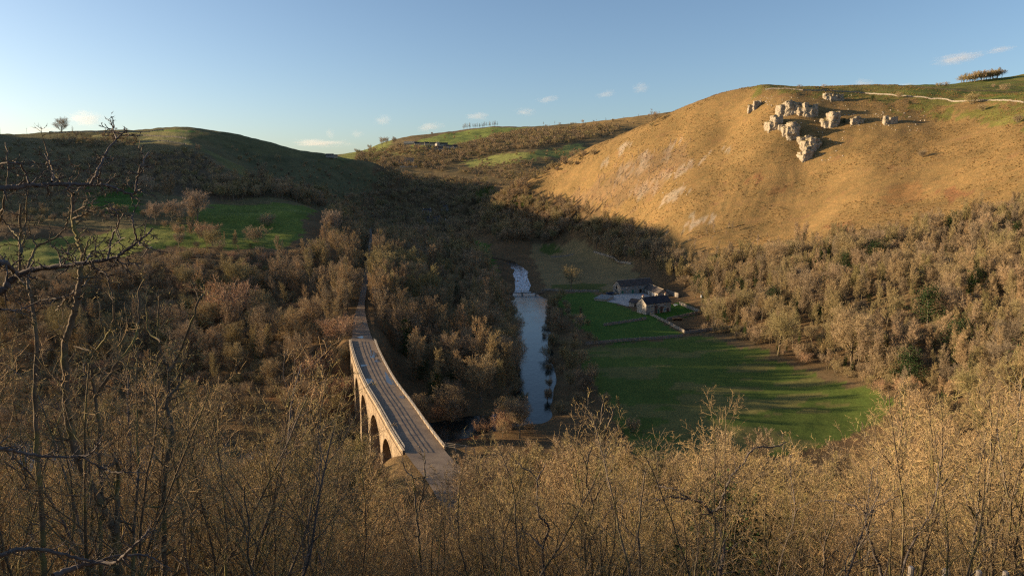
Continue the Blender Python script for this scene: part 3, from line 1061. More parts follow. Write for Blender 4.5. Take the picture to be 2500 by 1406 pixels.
# ------------------------------------------------------------------ buildings
def gable_house(name, label, cat, origin, ang, L, D, eaves, ridge, wall_m, roof_m, front=(), left=(), right=(), chimneys=(), group=None, overhang=.25, extras=None):
    """origin: near left corner; the front runs along local +x, the depth along local +y"""
    t = thing(name, label, cat, origin, ang, group)
    mb = MB()
    b = -1.2
    mb.add([(0, 0, b), (L, 0, b), (L, D, b), (0, D, b), (0, 0, eaves), (L, 0, eaves), (L, D, eaves), (0, D, eaves), (0, D / 2, ridge), (L, D / 2, ridge)],
           [(0, 1, 5, 4), (2, 3, 7, 6), (0, 4, 8, 7, 3), (1, 2, 6, 9, 5), (0, 3, 2, 1), (4, 5, 9, 8), (7, 8, 9, 6)])
    uvbuild(mb, 'wall', wall_m, t)
    oh = overhang
    dz = (ridge - eaves) / (D / 2)
    mb = MB()
    th = .16
    for sg in (0, 1):
        ye = -oh if sg == 0 else D + oh
        ze = eaves - oh * dz
        a = [(-oh, ye, ze + .03), (L + oh, ye, ze + .03), (L + oh, D / 2, ridge + .03), (-oh, D / 2, ridge + .03)]
        c = [(x, y, z + th) for (x, y, z) in a]
        if sg == 0:
            mb.hexa(a + c)
        else:
            mb.hexa([a[1], a[0], a[3], a[2], c[1], c[0], c[3], c[2]])
    me = mb.build('roof', roof_m, t)
    uv = me.data.uv_layers.new(name='UVMap')
    for p in me.data.polygons:
        for li in p.loop_indices:
            co = me.data.vertices[me.data.loops[li].vertex_index].co
            uv.data[li].uv = (co.x, math.hypot(co.y - D / 2, co.z - ridge))
    rg = MB()
    rg.tube([(-oh, D / 2, ridge + th), (L + oh, D / 2, ridge + th)], [.13, .13], 6)
    rg.build('ridge_tile', M_COPE if roof_m is M_SLATE2 else roof_m, me)
    for (cx, w, h) in chimneys:
        mb = MB()
        mb.box((cx - w / 2, D / 2 - w / 2, ridge - .8), (cx + w / 2, D / 2 + w / 2, ridge + h))
        mb.box((cx - w / 2 - .08, D / 2 - w / 2 - .08, ridge + h + .002), (cx + w / 2 + .08, D / 2 + w / 2 + .08, ridge + h + .16))
        ch = uvbuild(mb, 'chimney', wall_m, t)
        for q in (-.22, .22):
            MB().tube([(cx + q * w, D / 2, ridge + h + .12), (cx + q * w, D / 2, ridge + h + .65)], [.13, .11], 7).build('chimney_pot', M_POT, ch)

    def put(side, u, z, w, h, kind):
        # map (u along the wall, out of the wall, z) to local axes
        if side == 'f':
            T = lambda a, o, zz: (a, -o, zz)
        elif side == 'l':
            T = lambda a, o, zz: (-o, a, zz)
        else:
            T = lambda a, o, zz: (L + o, a, zz)

        def bx(mb, a0, a1, z0, z1, o0, o1):
            mb.hexa([T(a0, o0, z0), T(a1, o0, z0), T(a1, o1, z0), T(a0, o1, z0), T(a0, o0, z1), T(a1, o0, z1), T(a1, o1, z1), T(a0, o1, z1)])
        if kind == 'win':
            mb = MB()
            fw = .09
            for (a0, a1, z0, z1) in ((u - w / 2, u - w / 2 + fw, z, z + h), (u + w / 2 - fw, u + w / 2, z, z + h), (u - w / 2 + fw, u + w / 2 - fw, z, z + fw), (u - w / 2 + fw, u + w / 2 - fw, z + h - fw, z + h)):
                bx(mb, a0, a1, z0, z1, .0, .05)
            nb = 2 if w > 1.2 else 1
            for k in range(1, nb + 1):
                uu = u - w / 2 + w * k / (nb + 1)
                bx(mb, uu - .05, uu + .05, z + fw, z + h - fw, .0, .048)
            wn = mb.build('window', M_WHITE, t)
            mb = MB()
            for k in range(nb + 1):
                ua = u - w / 2 + w * k / (nb + 1) + .052
                ub = u - w / 2 + w * (k + 1) / (nb + 1) - .052
                bx(mb, ua, ub, z + fw, z + h - fw, .0, .02)
            mb.build('pane', M_GLASS, wn)
            mb = MB()
            bx(mb, u - w / 2 - .12, u + w / 2 + .12, z - .16, z - .003, 0, .12)
            bx(mb, u - w / 2 - .15, u + w / 2 + .15, z + h + .003, z + h + .24, 0, .06)
            mb.build('sill', M_COPE, wn)
        else:
            m = {'door': M_GREEN, 'dark': M_DARK, 'white': M_WASH}[kind]
            mb = MB()
            bx(mb, u - w / 2, u + w / 2, z, z + h, 0, .04)
            dr = mb.build('door', m, t)
            mb = MB()
            bx(mb, u - w / 2 - .2, u + w / 2 + .2, z + h + .003, z + h + .3, 0, .07)
            for sg in (-1, 1):
                bx(mb, u + sg * (w / 2 + .1) - .095, u + sg * (w / 2 + .1) + .095, z, z + h, 0, .06)
            mb.build('door_surround', M_COPE, dr)
    for sp in front:
        put('f', *sp)
    for sp in left:
        put('l', *sp)
    for sp in right:
        put('r', *sp)
    if extras:
        extras(t)
    return t


def two_corner(pa, pb):
    a = math.atan2(pb[1] - pa[1], pb[0] - pa[0])
    return a, math.hypot(pb[0] - pa[0], pb[1] - pa[1])


# farmhouse
A = W(1577, 769, 150)
B = W(1637, 760, 150)
ha, hl = two_corner(A, B)
hb = min(A[2], B[2]) + .05
HS = hl / 13.0
print('farmhouse', A, B, hl)


def creeper(t):
    r = random.Random(3)
    vs, fs = [], []
    for (cx, w, h) in ((.40, .07, 4.3), (.62, .08, 3.4), (.88, .05, 2.2)):
        for k in range(240):
            zz = r.uniform(.1, h)
            u = cx * hl + r.gauss(0, w * hl * .5) * (.5 + .6 * zz / h)
            n = len(vs)
            q = r.uniform(.07, .16)
            for (dx, dz) in ((-q, -q), (q, -q * .6), (q * .7, q), (-q, q * .7)):
                vs.append((u + dx, -.06 - r.uniform(0, .12), zz + dz))
            fs.append((n, n + 1, n + 2, n + 3))
    o = link('creeper', mesh_of('creeper', vs, fs), plain('creeper stems', (.13, .07, .05), .95, .4, 6), t)


house = gable_house('farmhouse', 'stone farmhouse with dark slate roof and white windows beside the green paddock', 'house', (A[0], A[1], hb), ha, hl, 7.0, 5.3, 8.1, M_HOUSE, M_SLATE,
                    front=[(.235 * hl, 3.3, 1.9, 1.35, 'win'), (.5 * hl, 3.5, 1.2, 1.25, 'win'), (.77 * hl, 3.3, 1.9, 1.35, 'win'), (.235 * hl, .75, 1.9, 1.5, 'win'), (.77 * hl, .75, 1.9, 1.5, 'win'), (.5 * hl, 0, 1.25, 2.2, 'door')],
                    left=[(2.0, 4.1, .7, .4, 'dark'), (4.4, .5, 1.3, 1.4, 'win')], chimneys=[(.75, .9, .9), (hl - .75, .9, .9)], extras=creeper)
# long barn at the back of the yard
A = W(1514.5, 717.8, 150)
B = W(1594, 712, 150)
ba, bl = two_corner(A, B)


def barn_steps(t):
    mb = MB()
    for k in range(8):
        mb.box((-1.25, 1.2 + k * .45, -1), (-.01, 1.2 + (k + 1) * .45 - .003, .32 * (k + 1)))
    uvbuild(mb, 'steps', M_BARN, t)


gable_house('barn', 'long two storey stone barn with green doors behind the yard', 'barn', (A[0], A[1], min(A[2], B[2]) + .05), ba, bl, 7.2, 4.9, 7.9, M_BARN, M_SLATE2,
            front=[(1.6, 0, 1.7, 2.3, 'door'), (4.6, 1.0, .8, .8, 'win'), (4.6, 3.3, .8, .8, 'win'), (.37 * bl, 0, 1.7, 2.3, 'door'), (.61 * bl, 0, 1.8, 2.3, 'dark')], left=[(3.6, 2.9, 1.1, 2.0, 'dark')], extras=barn_steps)
# low range running forward from it
A = W(1572, 714, 150)
B = W(1606, 727, 150)
ca, cl = two_corner(A, B)
gable_house('byre', 'low stone byre with pale doorways and grey slate roof joining barn and farmhouse', 'barn', (A[0], A[1], A[2] + .05), ca, cl, 6.4, 2.7, 5.0, M_HOUSE, M_SLATE2,
            front=[(.1 * cl, 0, .9, 2.1, 'white'), (.36 * cl, 0, 1.0, 2.1, 'white'), (.62 * cl, 0, .9, 2.0, 'white'), (.74 * cl, 0, .9, 2.0, 'white'), (.93 * cl, 0, 1.2, 2.1, 'dark')], right=[(3.2, 2.9, .6, .7, 'dark')])
# outhouse by the gable of the farmhouse
A = W(1535.5, 748, 150)
B = W(1557, 751, 150)
ca, cl = two_corner(A, B)
gable_house('outhouse', 'small stone outhouse with teal door next to the farmhouse gable', 'outhouse', (A[0], A[1], A[2] + .05), ca, cl, 4.4, 2.3, 3.8, M_HOUSE, M_SLATE, left=[(2.2, 0, 1.0, 1.9, 'door')], front=[(.7 * cl, 0, 1.0, 1.8, 'dark')])


def low_shed():
    A, B = W(1451, 734, 150), W(1481, 736, 150)
    a, l = two_corner(A, B)
    t = thing('lean_to_shed', 'low shed with flat grey sheet roof at the corner of the yard', 'shed', (A[0], A[1], A[2]), a)
    mb = MB()
    mb.add([(0, 0, -1), (l, 0, -1), (l, 9.5, -1), (0, 9.5, -1), (0, 0, 1.3), (l, 0, 1.3), (l, 9.5, 2.1), (0, 9.5, 2.1)], [(0, 3, 2, 1), (4, 5, 6, 7), (0, 1, 5, 4), (1, 2, 6, 5), (2, 3, 7, 6), (3, 0, 4, 7)])
    uvbuild(mb, 'wall', M_HOUSE, t)
    mb = MB()
    n = 9
    for k in range(n):
        x0, x1 = -.3 + (l + .6) * k / n, -.3 + (l + .6) * (k + .97) / n
        mb.hexa([(x0, -.4, 1.28), (x1, -.4, 1.28), (x1, 9.9, 2.17), (x0, 9.9, 2.17), (x0, -.4, 1.38), (x1, -.4, 1.38), (x1, 9.9, 2.27), (x0, 9.9, 2.27)])
    mb.build('roof', M_SHED, t)


low_shed()
# yard
yard_px = [(1482, 737), (1484, 722), (1510, 719), (1560, 714), (1574, 716), (1602, 728), (1574, 738), (1556, 744), (1532, 748), (1505, 741)]
yp = [W(u, v, 150) for (u, v) in yard_px]


def drape(poly, step, lift):
    """sheet that follows the ground inside a polygon"""
    P = np.array([p[:2] for p in poly])
    x0, y0 = P.min(0)
    x1, y1 = P.max(0)
    nx, ny = int((x1 - x0) / step) + 2, int((y1 - y0) / step) + 2
    X, Y = np.meshgrid(x0 + np.arange(nx) * step, y0 + np.arange(ny) * step)
    Z = ground(X, Y) + lift
    m = in_poly(X + step / 2, Y + step / 2, [tuple(p) for p in P])
    idx = np.arange(nx * ny).reshape(ny, nx)
    F = np.stack([idx[:-1, :-1], idx[:-1, 1:], idx[1:, 1:], idx[1:, :-1]], -1)[m[:-1, :-1]].reshape(-1, 4)
    used = np.unique(F)
    re = np.full(nx * ny, -1)
    re[used] = np.arange(len(used))
    return np.stack([X, Y, Z], -1).reshape(-1, 3)[used], re[F]


V, F = drape(yp, .8, .05)
tag(link('farmyard', mesh_of('farmyard', V, F, True), M_YARD), 'pale concrete farmyard between barn and farmhouse', kind='structure')


# ------------------------------------------------------------------ walls, bridge, pole and small farm things
def drystone_wall(px, label, h=1.35, w=.55, dmin=130, name='drystone_wall', group=None, dz=0, world=None, mat=None):
    pts = world or [W(u, v, dmin)[:2] for (u, v) in px]
    P = []
    for a, b in zip(pts[:-1], pts[1:]):
        n = max(1, int(math.dist(a, b) / 1.6))
        for k in range(n):
            P.append((a[0] + (b[0] - a[0]) * k / n, a[1] + (b[1] - a[1]) * k / n))
    P.append(tuple(pts[-1]))
    r = random.Random(int(abs(pts[0][0] * 7 + pts[0][1])))
    P = np.array(P) + np.array([[r.uniform(-.12, .12), r.uniform(-.12, .12)] for _ in P])
    T = np.gradient(P, axis=0)
    T /= np.linalg.norm(T, axis=1, keepdims=True)
    Nn = np.stack([T[:, 1], -T[:, 0]], 1)
    z = ground(P[:, 0], P[:, 1])
    o = Vector((P[0][0], P[0][1], z[0]))
    t = thing(name, label, 'wall', o, 0, group)
    mb = MB()
    cope = MB()
    for i in range(len(P) - 1):
        hs = [h + r.uniform(-.12, .1) for _ in range(2)] if i else [h, h]
        if i:
            hs[0] = last
        last = hs[1]
        q = []
        for (lev, ww) in ((0, w), (1, w * .7)):
            for (j, sg) in ((i, -1), (i, 1), (i + 1, 1), (i + 1, -1)):
                zz = z[j] - .4 if lev == 0 else z[j] + hs[0 if j == i else 1] - .2
                q.append((P[j][0] + Nn[j][0] * sg * ww / 2 - o.x, P[j][1] + Nn[j][1] * sg * ww / 2 - o.y, zz - o.z))
        mb.hexa(q)
        # upright coping stones on top, five to a length
        for k in range(5):
            f0, f1 = (k + .06) / 5, (k + .94) / 5
            ht = r.uniform(.14, .3)
            q = []
            for zz in (0, 1):
                for (f, sg) in ((f0, -1), (f0, 1), (f1, 1), (f1, -1)):
                    bx = P[i] * (1 - f) + P[i + 1] * f
                    nn = Nn[i]
                    zb = (z[i] + hs[0]) * (1 - f) + (z[i + 1] + hs[1]) * f - .2 + .002
                    q.append((bx[0] + nn[0] * sg * w * (.36 - .1 * zz) - o.x, bx[1] + nn[1] * sg * w * (.36 - .1 * zz) - o.y, zb + zz * ht - o.z))
            cope.hexa(q)
    uvbuild(mb, 'wall_body', mat or M_DRY, t)
    uvbuild(cope, 'coping', mat or M_DRY, t)
    return t


drystone_wall([(1585, 768), (1628, 789), (1672, 813)], 'drystone wall running from the farmhouse corner down to the big field', 1.3)
drystone_wall([(1474, 796), (1520, 789), (1578, 780)], 'dark drystone wall across the paddock in front of the farmhouse', 1.2)
drystone_wall([(1430, 842), (1509, 835), (1600, 828), (1668, 822)], 'drystone wall between paddock and the big shaded field', 1.2)
drystone_wall([(1672, 815), (1730, 808), (1800, 800)], 'drystone wall from the field corner toward the wooded slope', 1.3)
drystone_wall([(1628, 782), (1670, 773), (1708, 765)], 'garden wall along the front of the farmhouse lawn', 1.3)
drystone_wall([(1658, 743), (1680, 753), (1708, 764)], 'pale garden wall at the far side of the farmhouse lawn', 1.5)
drystone_wall([(1627, 716), (1657, 727)], 'tall stone wall behind the byre end', 2.4, .6)
drystone_wall([(1322, 711), (1390, 713), (1462, 713)], 'drystone wall along the foot of the straw coloured meadow', 1.3)
drystone_wall([(1449, 616), (1499, 631), (1541, 646)], 'drystone wall climbing between meadow and shaded wood', 1.4)
drystone_wall([(1345, 628), (1400, 622)], 'short wall across the middle of the straw coloured meadow', 1.1)
drystone_wall(None, 'pale drystone wall along the brow of the golden hill', 1.05, .45, world=[p[:2] for p in WT])
drystone_wall(None, 'dark field wall crossing the flat hilltop behind the brow wall', 1.5, .6, world=[C(u, v, d)[:2] for (u, v, d) in ((2225, 233, 665), (2330, 234, 640), (2499, 233, 610))], mat=stone_mat('drystone painted in shade', (.075, .075, .045), (.05, .05, .03), .34, .17))  # dark stone colour paints the shade on this wall
drystone_wall(None, 'wall between the two pale fields on the left hilltop', 1.5, .6, world=[C(u, v, d)[:2] for (u, v, d) in ((250, 340, 905), (350, 338, 900), (455, 339, 880))])
drystone_wall(None, 'wall below the pale fields on the left hilltop', 1.5, .6, world=[C(u, v, d)[:2] for (u, v, d) in ((300, 350, 850), (380, 348, 850), (455, 346, 840))])
drystone_wall(None, 'topmost field wall on the left hill skyline', 1.5, .6, world=[C(u, v, d)[:2] for (u, v, d) in ((120, 325, 960), (240, 325, 950), (330, 321, 950), (400, 318, 945))])


def footbridge():
    a, b = W(1238, 714, 250), W(1345, 714, 250)
    y = (a[1] + b[1]) / 2
    zz = 1.5
    x0, x1 = a[0] + 1, b[0] - 1
    t = thing('footbridge', 'low timber footbridge on stone piers across the river beside the farm', 'bridge', (x0, y, 0))
    L = x1 - x0
    nb = 26
    for k in range(nb):
        MB().box((L * k / nb + .02, -.6, zz), (L * (k + .95) / nb, .6, zz + .07)).build('plank', M_WOOD, t)
    for sg in (-.55, .55):
        MB().box((-.5, sg - .1, zz - .32), (L + .5, sg + .1, zz - .003)).build('beam', M_WOOD, t)
        mb = MB()
        mb.box((-.2, sg - .035, zz + .98), (L + .2, sg + .035, zz + 1.07))
        mb.build('handrail', M_WOOD, t)
        for k in range(7):
            MB().box((L * k / 6 - .045, sg - .045, zz + .072), (L * k / 6 + .045, sg + .045, zz + .978)).build('baluster_post', M_WOOD, t)
    for f in (0.0, .34, .67, 1.0):
        mb = MB()
        mb.hexa([(L * f - .7, -1.3, -2), (L * f + .7, -1.3, -2), (L * f + .7, 1.3, -2), (L * f - .7, 1.3, -2), (L * f - .5, -1, zz - .323), (L * f + .5, -1, zz - .323), (L * f + .5, 1, zz - .323), (L * f - .5, 1, zz - .323)])
        uvbuild(mb, 'pier', M_BARN, t)


footbridge()


def telegraph_pole(p, h, label, transformer=False, group=None):
    t = thing('telegraph_pole', label, 'pole', p, 0, group)
    MB().tube([(0, 0, -.5), (0, 0, h)], [.16, .11], 7).build('pole', M_WOOD, t)
    MB().box((-.9, -.06, h - .55), (.9, .06, h - .42)).build('crossarm', M_WOOD, t)
    for x in (-.8, 0, .8):
        MB().tube([(x, 0, h - .42), (x, 0, h - .2)], [.05, .04], 6).build('insulator', M_WHITE, t)
    if transformer:
        MB().tube([(-.45, 0, h - 3.2), (-.45, 0, h - 3.1), (-.45, 0, h - 2.0), (-.45, 0, h - 1.9)], [.2, .36, .36, .2], 10).build('transformer', plain('grey enamel', (.5, .52, .52), .5, .1), t)


telegraph_pole(W(1713, 757, 150), 9.5, 'wooden pole with grey transformer beside the farmhouse garden', True)
telegraph_pole(C(66, 329, 985), 9.0, 'thin telegraph pole on the left skyline near the lone tree')
telegraph_pole(C(2, 334, 960), 12.0, 'tall telegraph pole at the far left end of the skyline')


def log_pile():
    a, b = W(1642, 782, 150), W(1667, 782, 150)
    an, l = two_corner(a, b)
    t = thing('log_pile', 'orange brown pile of cut logs against the garden wall', 'log pile', (a[0], a[1], a[2]), an)
    r = random.Random(9)
    for k in range(14):
        row = k // 7
        x = (k % 7 + .5 * row) * l / 7.4
        MB().tube([(x, -.9, .3 + row * .5), (x, .9, .3 + row * .5)], [r.uniform(.24, .32)] * 2, 8).build('log', M_LOG, t)


log_pile()


def water_trough():
    p = W(1649, 747, 150)
    t = thing('garden_table', 'small pale round garden table on the farmhouse lawn', 'table', p)
    MB().tube([(0, 0, .66), (0, 0, .74)], [1.15, 1.15], 18).build('table_top', M_WASH, t)
    MB().tube([(0, 0, 0), (0, 0, .66)], [.12, .12], 8).build('leg', M_WASH, t)
    MB().tube([(0, 0, 0.0), (0, 0, .08)], [.6, .5], 12).build('base', M_WASH, t)


water_trough()


def parked_trailer():
    p = W(1489, 720, 150)
    t = thing('farm_trailer', 'small dark blue trailer parked by the barn steps', 'trailer', (p[0], p[1], p[2] + .05), .2)
    m = plain('dark blue paint', (.03, .055, .10), .5, .15)
    mb = MB()
    mb.box((-2.1, -1, .6), (2.1, 1, .7))
    for a, b in (((-2.1, -1, .703), (2.1, -.92, 1.5)), ((-2.1, .92, .703), (2.1, 1, 1.5)), ((-2.1, -.917, .703), (-2.02, .917, 1.5)), ((2.02, -.917, .703), (2.1, .917, 1.5))):
        mb.box(a, b)
    mb.build('body', m, t)
    mb = MB()
    mb.box((2.1, -.06, .52), (3.4, .06, .6))
    mb.build('drawbar', m, t)
    for sx in (-.45, .45):
        for sy in (-1.12, 1.12):
            MB().tube([(sx, sy - .12, .36), (sx, sy + .12, .36)], [.36, .36], 14).build('wheel', M_DARK, t)


parked_trailer()
# raised beds in the kitchen garden
for k, (u, v, lb) in enumerate(((1682, 807, 'black netted vegetable bed in the corner of the walled garden'),)):
    p = W(u, v, 150)
    t = thing('vegetable_bed', lb, 'garden bed', p, .15)
    mb = MB()
    mb.box((-2.8, -1.2, 0), (2.8, -1.1, .55)).box((-2.8, 1.1, 0), (2.8, 1.2, .55)).box((-2.8, -1.097, 0), (-2.7, 1.097, .55)).box((2.7, -1.097, 0), (2.8, 1.097, .55))
    mb.build('board_frame', M_DARK, t)
    MB().box((-2.69, -1.09, 0), (2.69, 1.09, .45)).build('soil', M_DARK, t)

# ------------------------------------------------------------------ distant houses
def far_house(u, v, dmin, L, D, ev, rd, ang, wall, roof, label, group=None, name='cottage', nwin=3, ch=True):
    p = W(u, v, dmin)
    wins = []
    for k in range(nwin):
        uu = L * (k + .5) / nwin
        wins.append((uu, ev * .58, 1.0, 1.1, 'win'))
        if ev > 3.5:
            wins.append((uu, .8, 1.0, 1.2, 'win') if k != nwin // 2 else (uu, 0, 1.0, 2.0, 'door'))
    gable_house(name, label, 'house', (p[0], p[1], p[2] + .2), math.radians(ang), L, D, ev, rd, wall, roof, front=wins, chimneys=[(.8, .9, 1.0), (L - .8, .9, 1.0)] if ch else (), group=group)


M_GOLD = stone_mat('pale hall stone', (.52, .45, .33), (.42, .36, .27), .6, .3, .5, .8)
far_house(1086, 552, 700, 15, 7, 5.0, 8.0, 4, M_WASH, M_SLATE, 'white walled cottage, left of the pair by the river bend', nwin=4)
far_house(1112, 553, 700, 14, 7, 5.0, 8.2, 4, M_WASH, M_SLATE, 'white walled cottage, right of the pair by the river bend', nwin=4)
far_house(1040, 542, 700, 20, 7, 4.6, 7.6, 8, M_BARN, M_SLATE, 'long grey stone row of cottages half hidden by trees at the river bend', nwin=5)
far_house(1034, 524, 800, 12, 7, 4.6, 7.6, 20, M_WASH, M_SLATE, 'cottage with white gable above the long grey row', nwin=3)
far_house(1078, 516, 800, 8, 7, 4.8, 8.6, -30, M_BARN, M_SLATE, 'grey cottage with steep gable among trees above the white pair', nwin=2)
far_house(972, 402, 1200, 16, 9, 6.0, 8.6, -4, M_GOLD, M_SLATE2, 'low sunlit wing of the big hall on the wooded hillside', nwin=4, name='hall_wing')
far_house(986, 404, 1200, 20, 12, 10.0, 15.0, -4, M_GOLD, M_SLATE2, 'tall gabled sunlit hall on the wooded hillside', nwin=4, name='hall')
far_house(976, 410, 1200, 40, 2, 3.0, 3.4, -4, M_GOLD, M_COPE, 'long pale terrace wall below the sunlit hall', nwin=0, ch=False, name='terrace_building')
vill = [(986, 355, 26, 0), (1012, 356, 12, 10), (1024, 357, 12, -8), (1037, 356, 11, 12), (1049, 357, 14, 0), (1062, 357, 12, -60), (1070, 358, 22, 5), (1084, 363, 12, 0), (1096, 364, 12, 0), (1107, 364, 10, 8), (1040, 365, 12, 5), (1056, 366, 14, 0), (1070, 367, 12, -5), (1012, 364, 12, -5)]
for (u, v, l, an) in vill:
    far_house(u, v, 1300, l, 8, 5.0, 8.4, an, M_GOLD if l > 13 else M_HOUSE, M_SLATE if l != 26 else M_GOLD, 'slate roofed stone house in the distant hillside village', 'houses of the distant hillside village', nwin=2)
far_house(795, 384, 1500, 11, 6, 2.6, 4.6, 0, M_BARN, M_SLATE, 'dark long barn on the skyline in the gap between the hills', nwin=0, ch=False, name='field_barn')
far_house(812, 385, 1500, 7, 5, 2.6, 4.2, 10, M_GOLD, M_SLATE2, 'small pale barn next to the dark one on the skyline gap', nwin=0, ch=False, name='field_barn')

# ------------------------------------------------------------------ limestone crags
def rock_mat(name, base, green=True):
    t = NT(name)
    p = t.pos()
    n1 = t.noise(.22, 6, p, .65)
    n2 = t.noise(1.1, 6, p, .7)
    c = t.ramp(n1, [(.25, tuple(x * .5 for x in base)), (.5, base), (.8, tuple(min(.7, x * 1.3) for x in base))])
    c = t.mix(1.0, c, t.ramp(n2, [(.25, (.45, .43, .42)), (.6, (1.1, 1.1, 1.1))]), 'MULTIPLY')
    if green:
        nz = t.n('ShaderNodeNewGeometry').outputs['Normal']
        sp = t.n('ShaderNodeSeparateXYZ')
        t.set(sp.inputs[0], nz)
        up = t.math('ADD', sp.outputs[2], t.math('MULTIPLY', t.noise(.5, 4, p), .8))
        c = t.mix(t.ramp(up, [(.92, (0, 0, 0)), (1.08, (.95, .95, .95))]), c, (.17, .13, .045))
    t.set(t.b.inputs['Base Color'], c)
    t.bump(t.math('ADD', n2, t.noise(3.5, 4, p)), .9, .5)
    return t.m


M_ROCK = rock_mat('limestone', (.37, .315, .235))
M_ROCK2 = rock_mat('loose limestone', (.48, .42, .34), False)


def crag(u0, u1, vt, vb, label, seed, depth=.7, lean=0.0, dmin=300):
    """jointed limestone: columns of bedded, broken blocks standing out of the slope"""
    b = W((u0 + u1) / 2, vb, dmin)
    sc = b[1] / FPX
    wid = (u1 - u0) * sc * .86
    hgt = (vb - vt) * sc * .78
    r = random.Random(seed)
    mb = MB()
    n = max(3, int(wid / 3.0))
    dep = max(4.0, hgt * 1.1)
    rows = max(2, int(dep / 3.4))
    for j in range(rows):
        fy = (j + .5) / rows
        for i in range(n):
            fx = (i + .5 + r.uniform(-.25, .25)) / n
            edge = 1 - abs(2 * fx - 1) ** 2.5
            x = (fx - .5) * wid
            y = fy * dep + r.uniform(-.6, .6) + (1 - edge) * dep * .3
            g = gz(b[0] + x, b[1] + y) - b[2]
            top = g + hgt * (.10 + .80 * (1 - fy) ** .8) * (.45 + .55 * edge) * r.uniform(.86, 1.06)
            z = g - 2.0
            ww = wid / n * r.uniform(.62, .85)
            while z < top:
                bh = r.uniform(2.2, 6.5)
                if z < g:
                    bh += 2.0
                yaw = r.uniform(-.22, .22)
                ox, oy = r.uniform(-.3, .3), r.uniform(-.45, .45)
                dd = dep / rows * r.uniform(.6, .95)
                q = []
                for lev in (0, 1):
                    k = r.uniform(.80, 1.0) if lev else 1.0
                    for (sx, sy) in ((-1, -1), (1, -1), (1, 1), (-1, 1)):
                        px_ = sx * ww * k * r.uniform(.82, 1.1)
                        py_ = sy * dd * k * r.uniform(.82, 1.1)
                        q.append((x + ox + lean * z + px_ * math.cos(yaw) - py_ * math.sin(yaw), y + oy + px_ * math.sin(yaw) + py_ * math.cos(yaw), z + lev * bh + r.uniform(-.25, .25)))
                mb.hexa(q)
                z += bh * .9
                ww *= r.uniform(.86, 1.0)
    o = mb.build('crag', M_ROCK, None, loc=(b[0], b[1] + hgt * .22, b[2] - hgt * .06))
    rm = o.modifiers.new('weld', 'REMESH')
    rm.mode = 'VOXEL'
    rm.voxel_size = .5
    sm = o.modifiers.new('round', 'SMOOTH')
    sm.factor = .6
    sm.iterations = 5
    for (nm, tx, sz, st) in (('weather', 'CLOUDS', 4.0, 2.0), ('joints', 'VORONOI', 2.0, -.7), ('grain', 'CLOUDS', .7, .5)):
        key = nm + ' rock'
        tex = bpy.data.textures.get(key)
        if tex is None:
            tex = bpy.data.textures.new(key, tx)
            tex.noise_scale = sz
        dm = o.modifiers.new(nm, 'DISPLACE')
        dm.texture = tex
        dm.texture_coords = 'GLOBAL'
        dm.strength = st
        dm.mid_level = .5
    tag(o, label, 'rock', 'limestone crags on the golden hill')
    return o


crag(1908, 1962, 240, 284, 'broad sunlit limestone cliff at the top of the crag cluster', 3, .6)
crag(1952, 2006, 248, 290, 'dark fissured limestone cliff right of the broad sunlit one', 8, .6)
crag(1880, 1914, 278, 320, 'rounded pale limestone buttress at the left of the crag cluster', 12, .9)
crag(1921, 1957, 297, 347, 'pale limestone buttress with ivy patch below the cliffs', 15, .8)
crag(2018, 2056, 271, 314, 'isolated limestone tower with dark shadow at the right of the cluster', 21, .8)
crag(1968, 2008, 327, 376, 'lowest large limestone buttress of the cluster', 28, .8)
crag(1957, 1984, 368, 396, 'rubbly tail of rock below the lowest buttress', 33, .9)
crag(1831, 1862, 256, 266, 'low pale outcrop on the open slope left of the crag cluster', 36, .6)
crag(2080, 2108, 297, 304, 'low flat outcrop right of the isolated tower', 41, .6)
crag(2162, 2194, 294, 304, 'stepped low outcrop under the green brow', 44, .6)
crag(2016, 2066, 239, 247, 'long low ledge of rock just under the brow wall', 51, .5)

# ------------------------------------------------------------------ bare winter trees: generator
def nrm(v):
    return v / max(1e-9, np.linalg.norm(v))


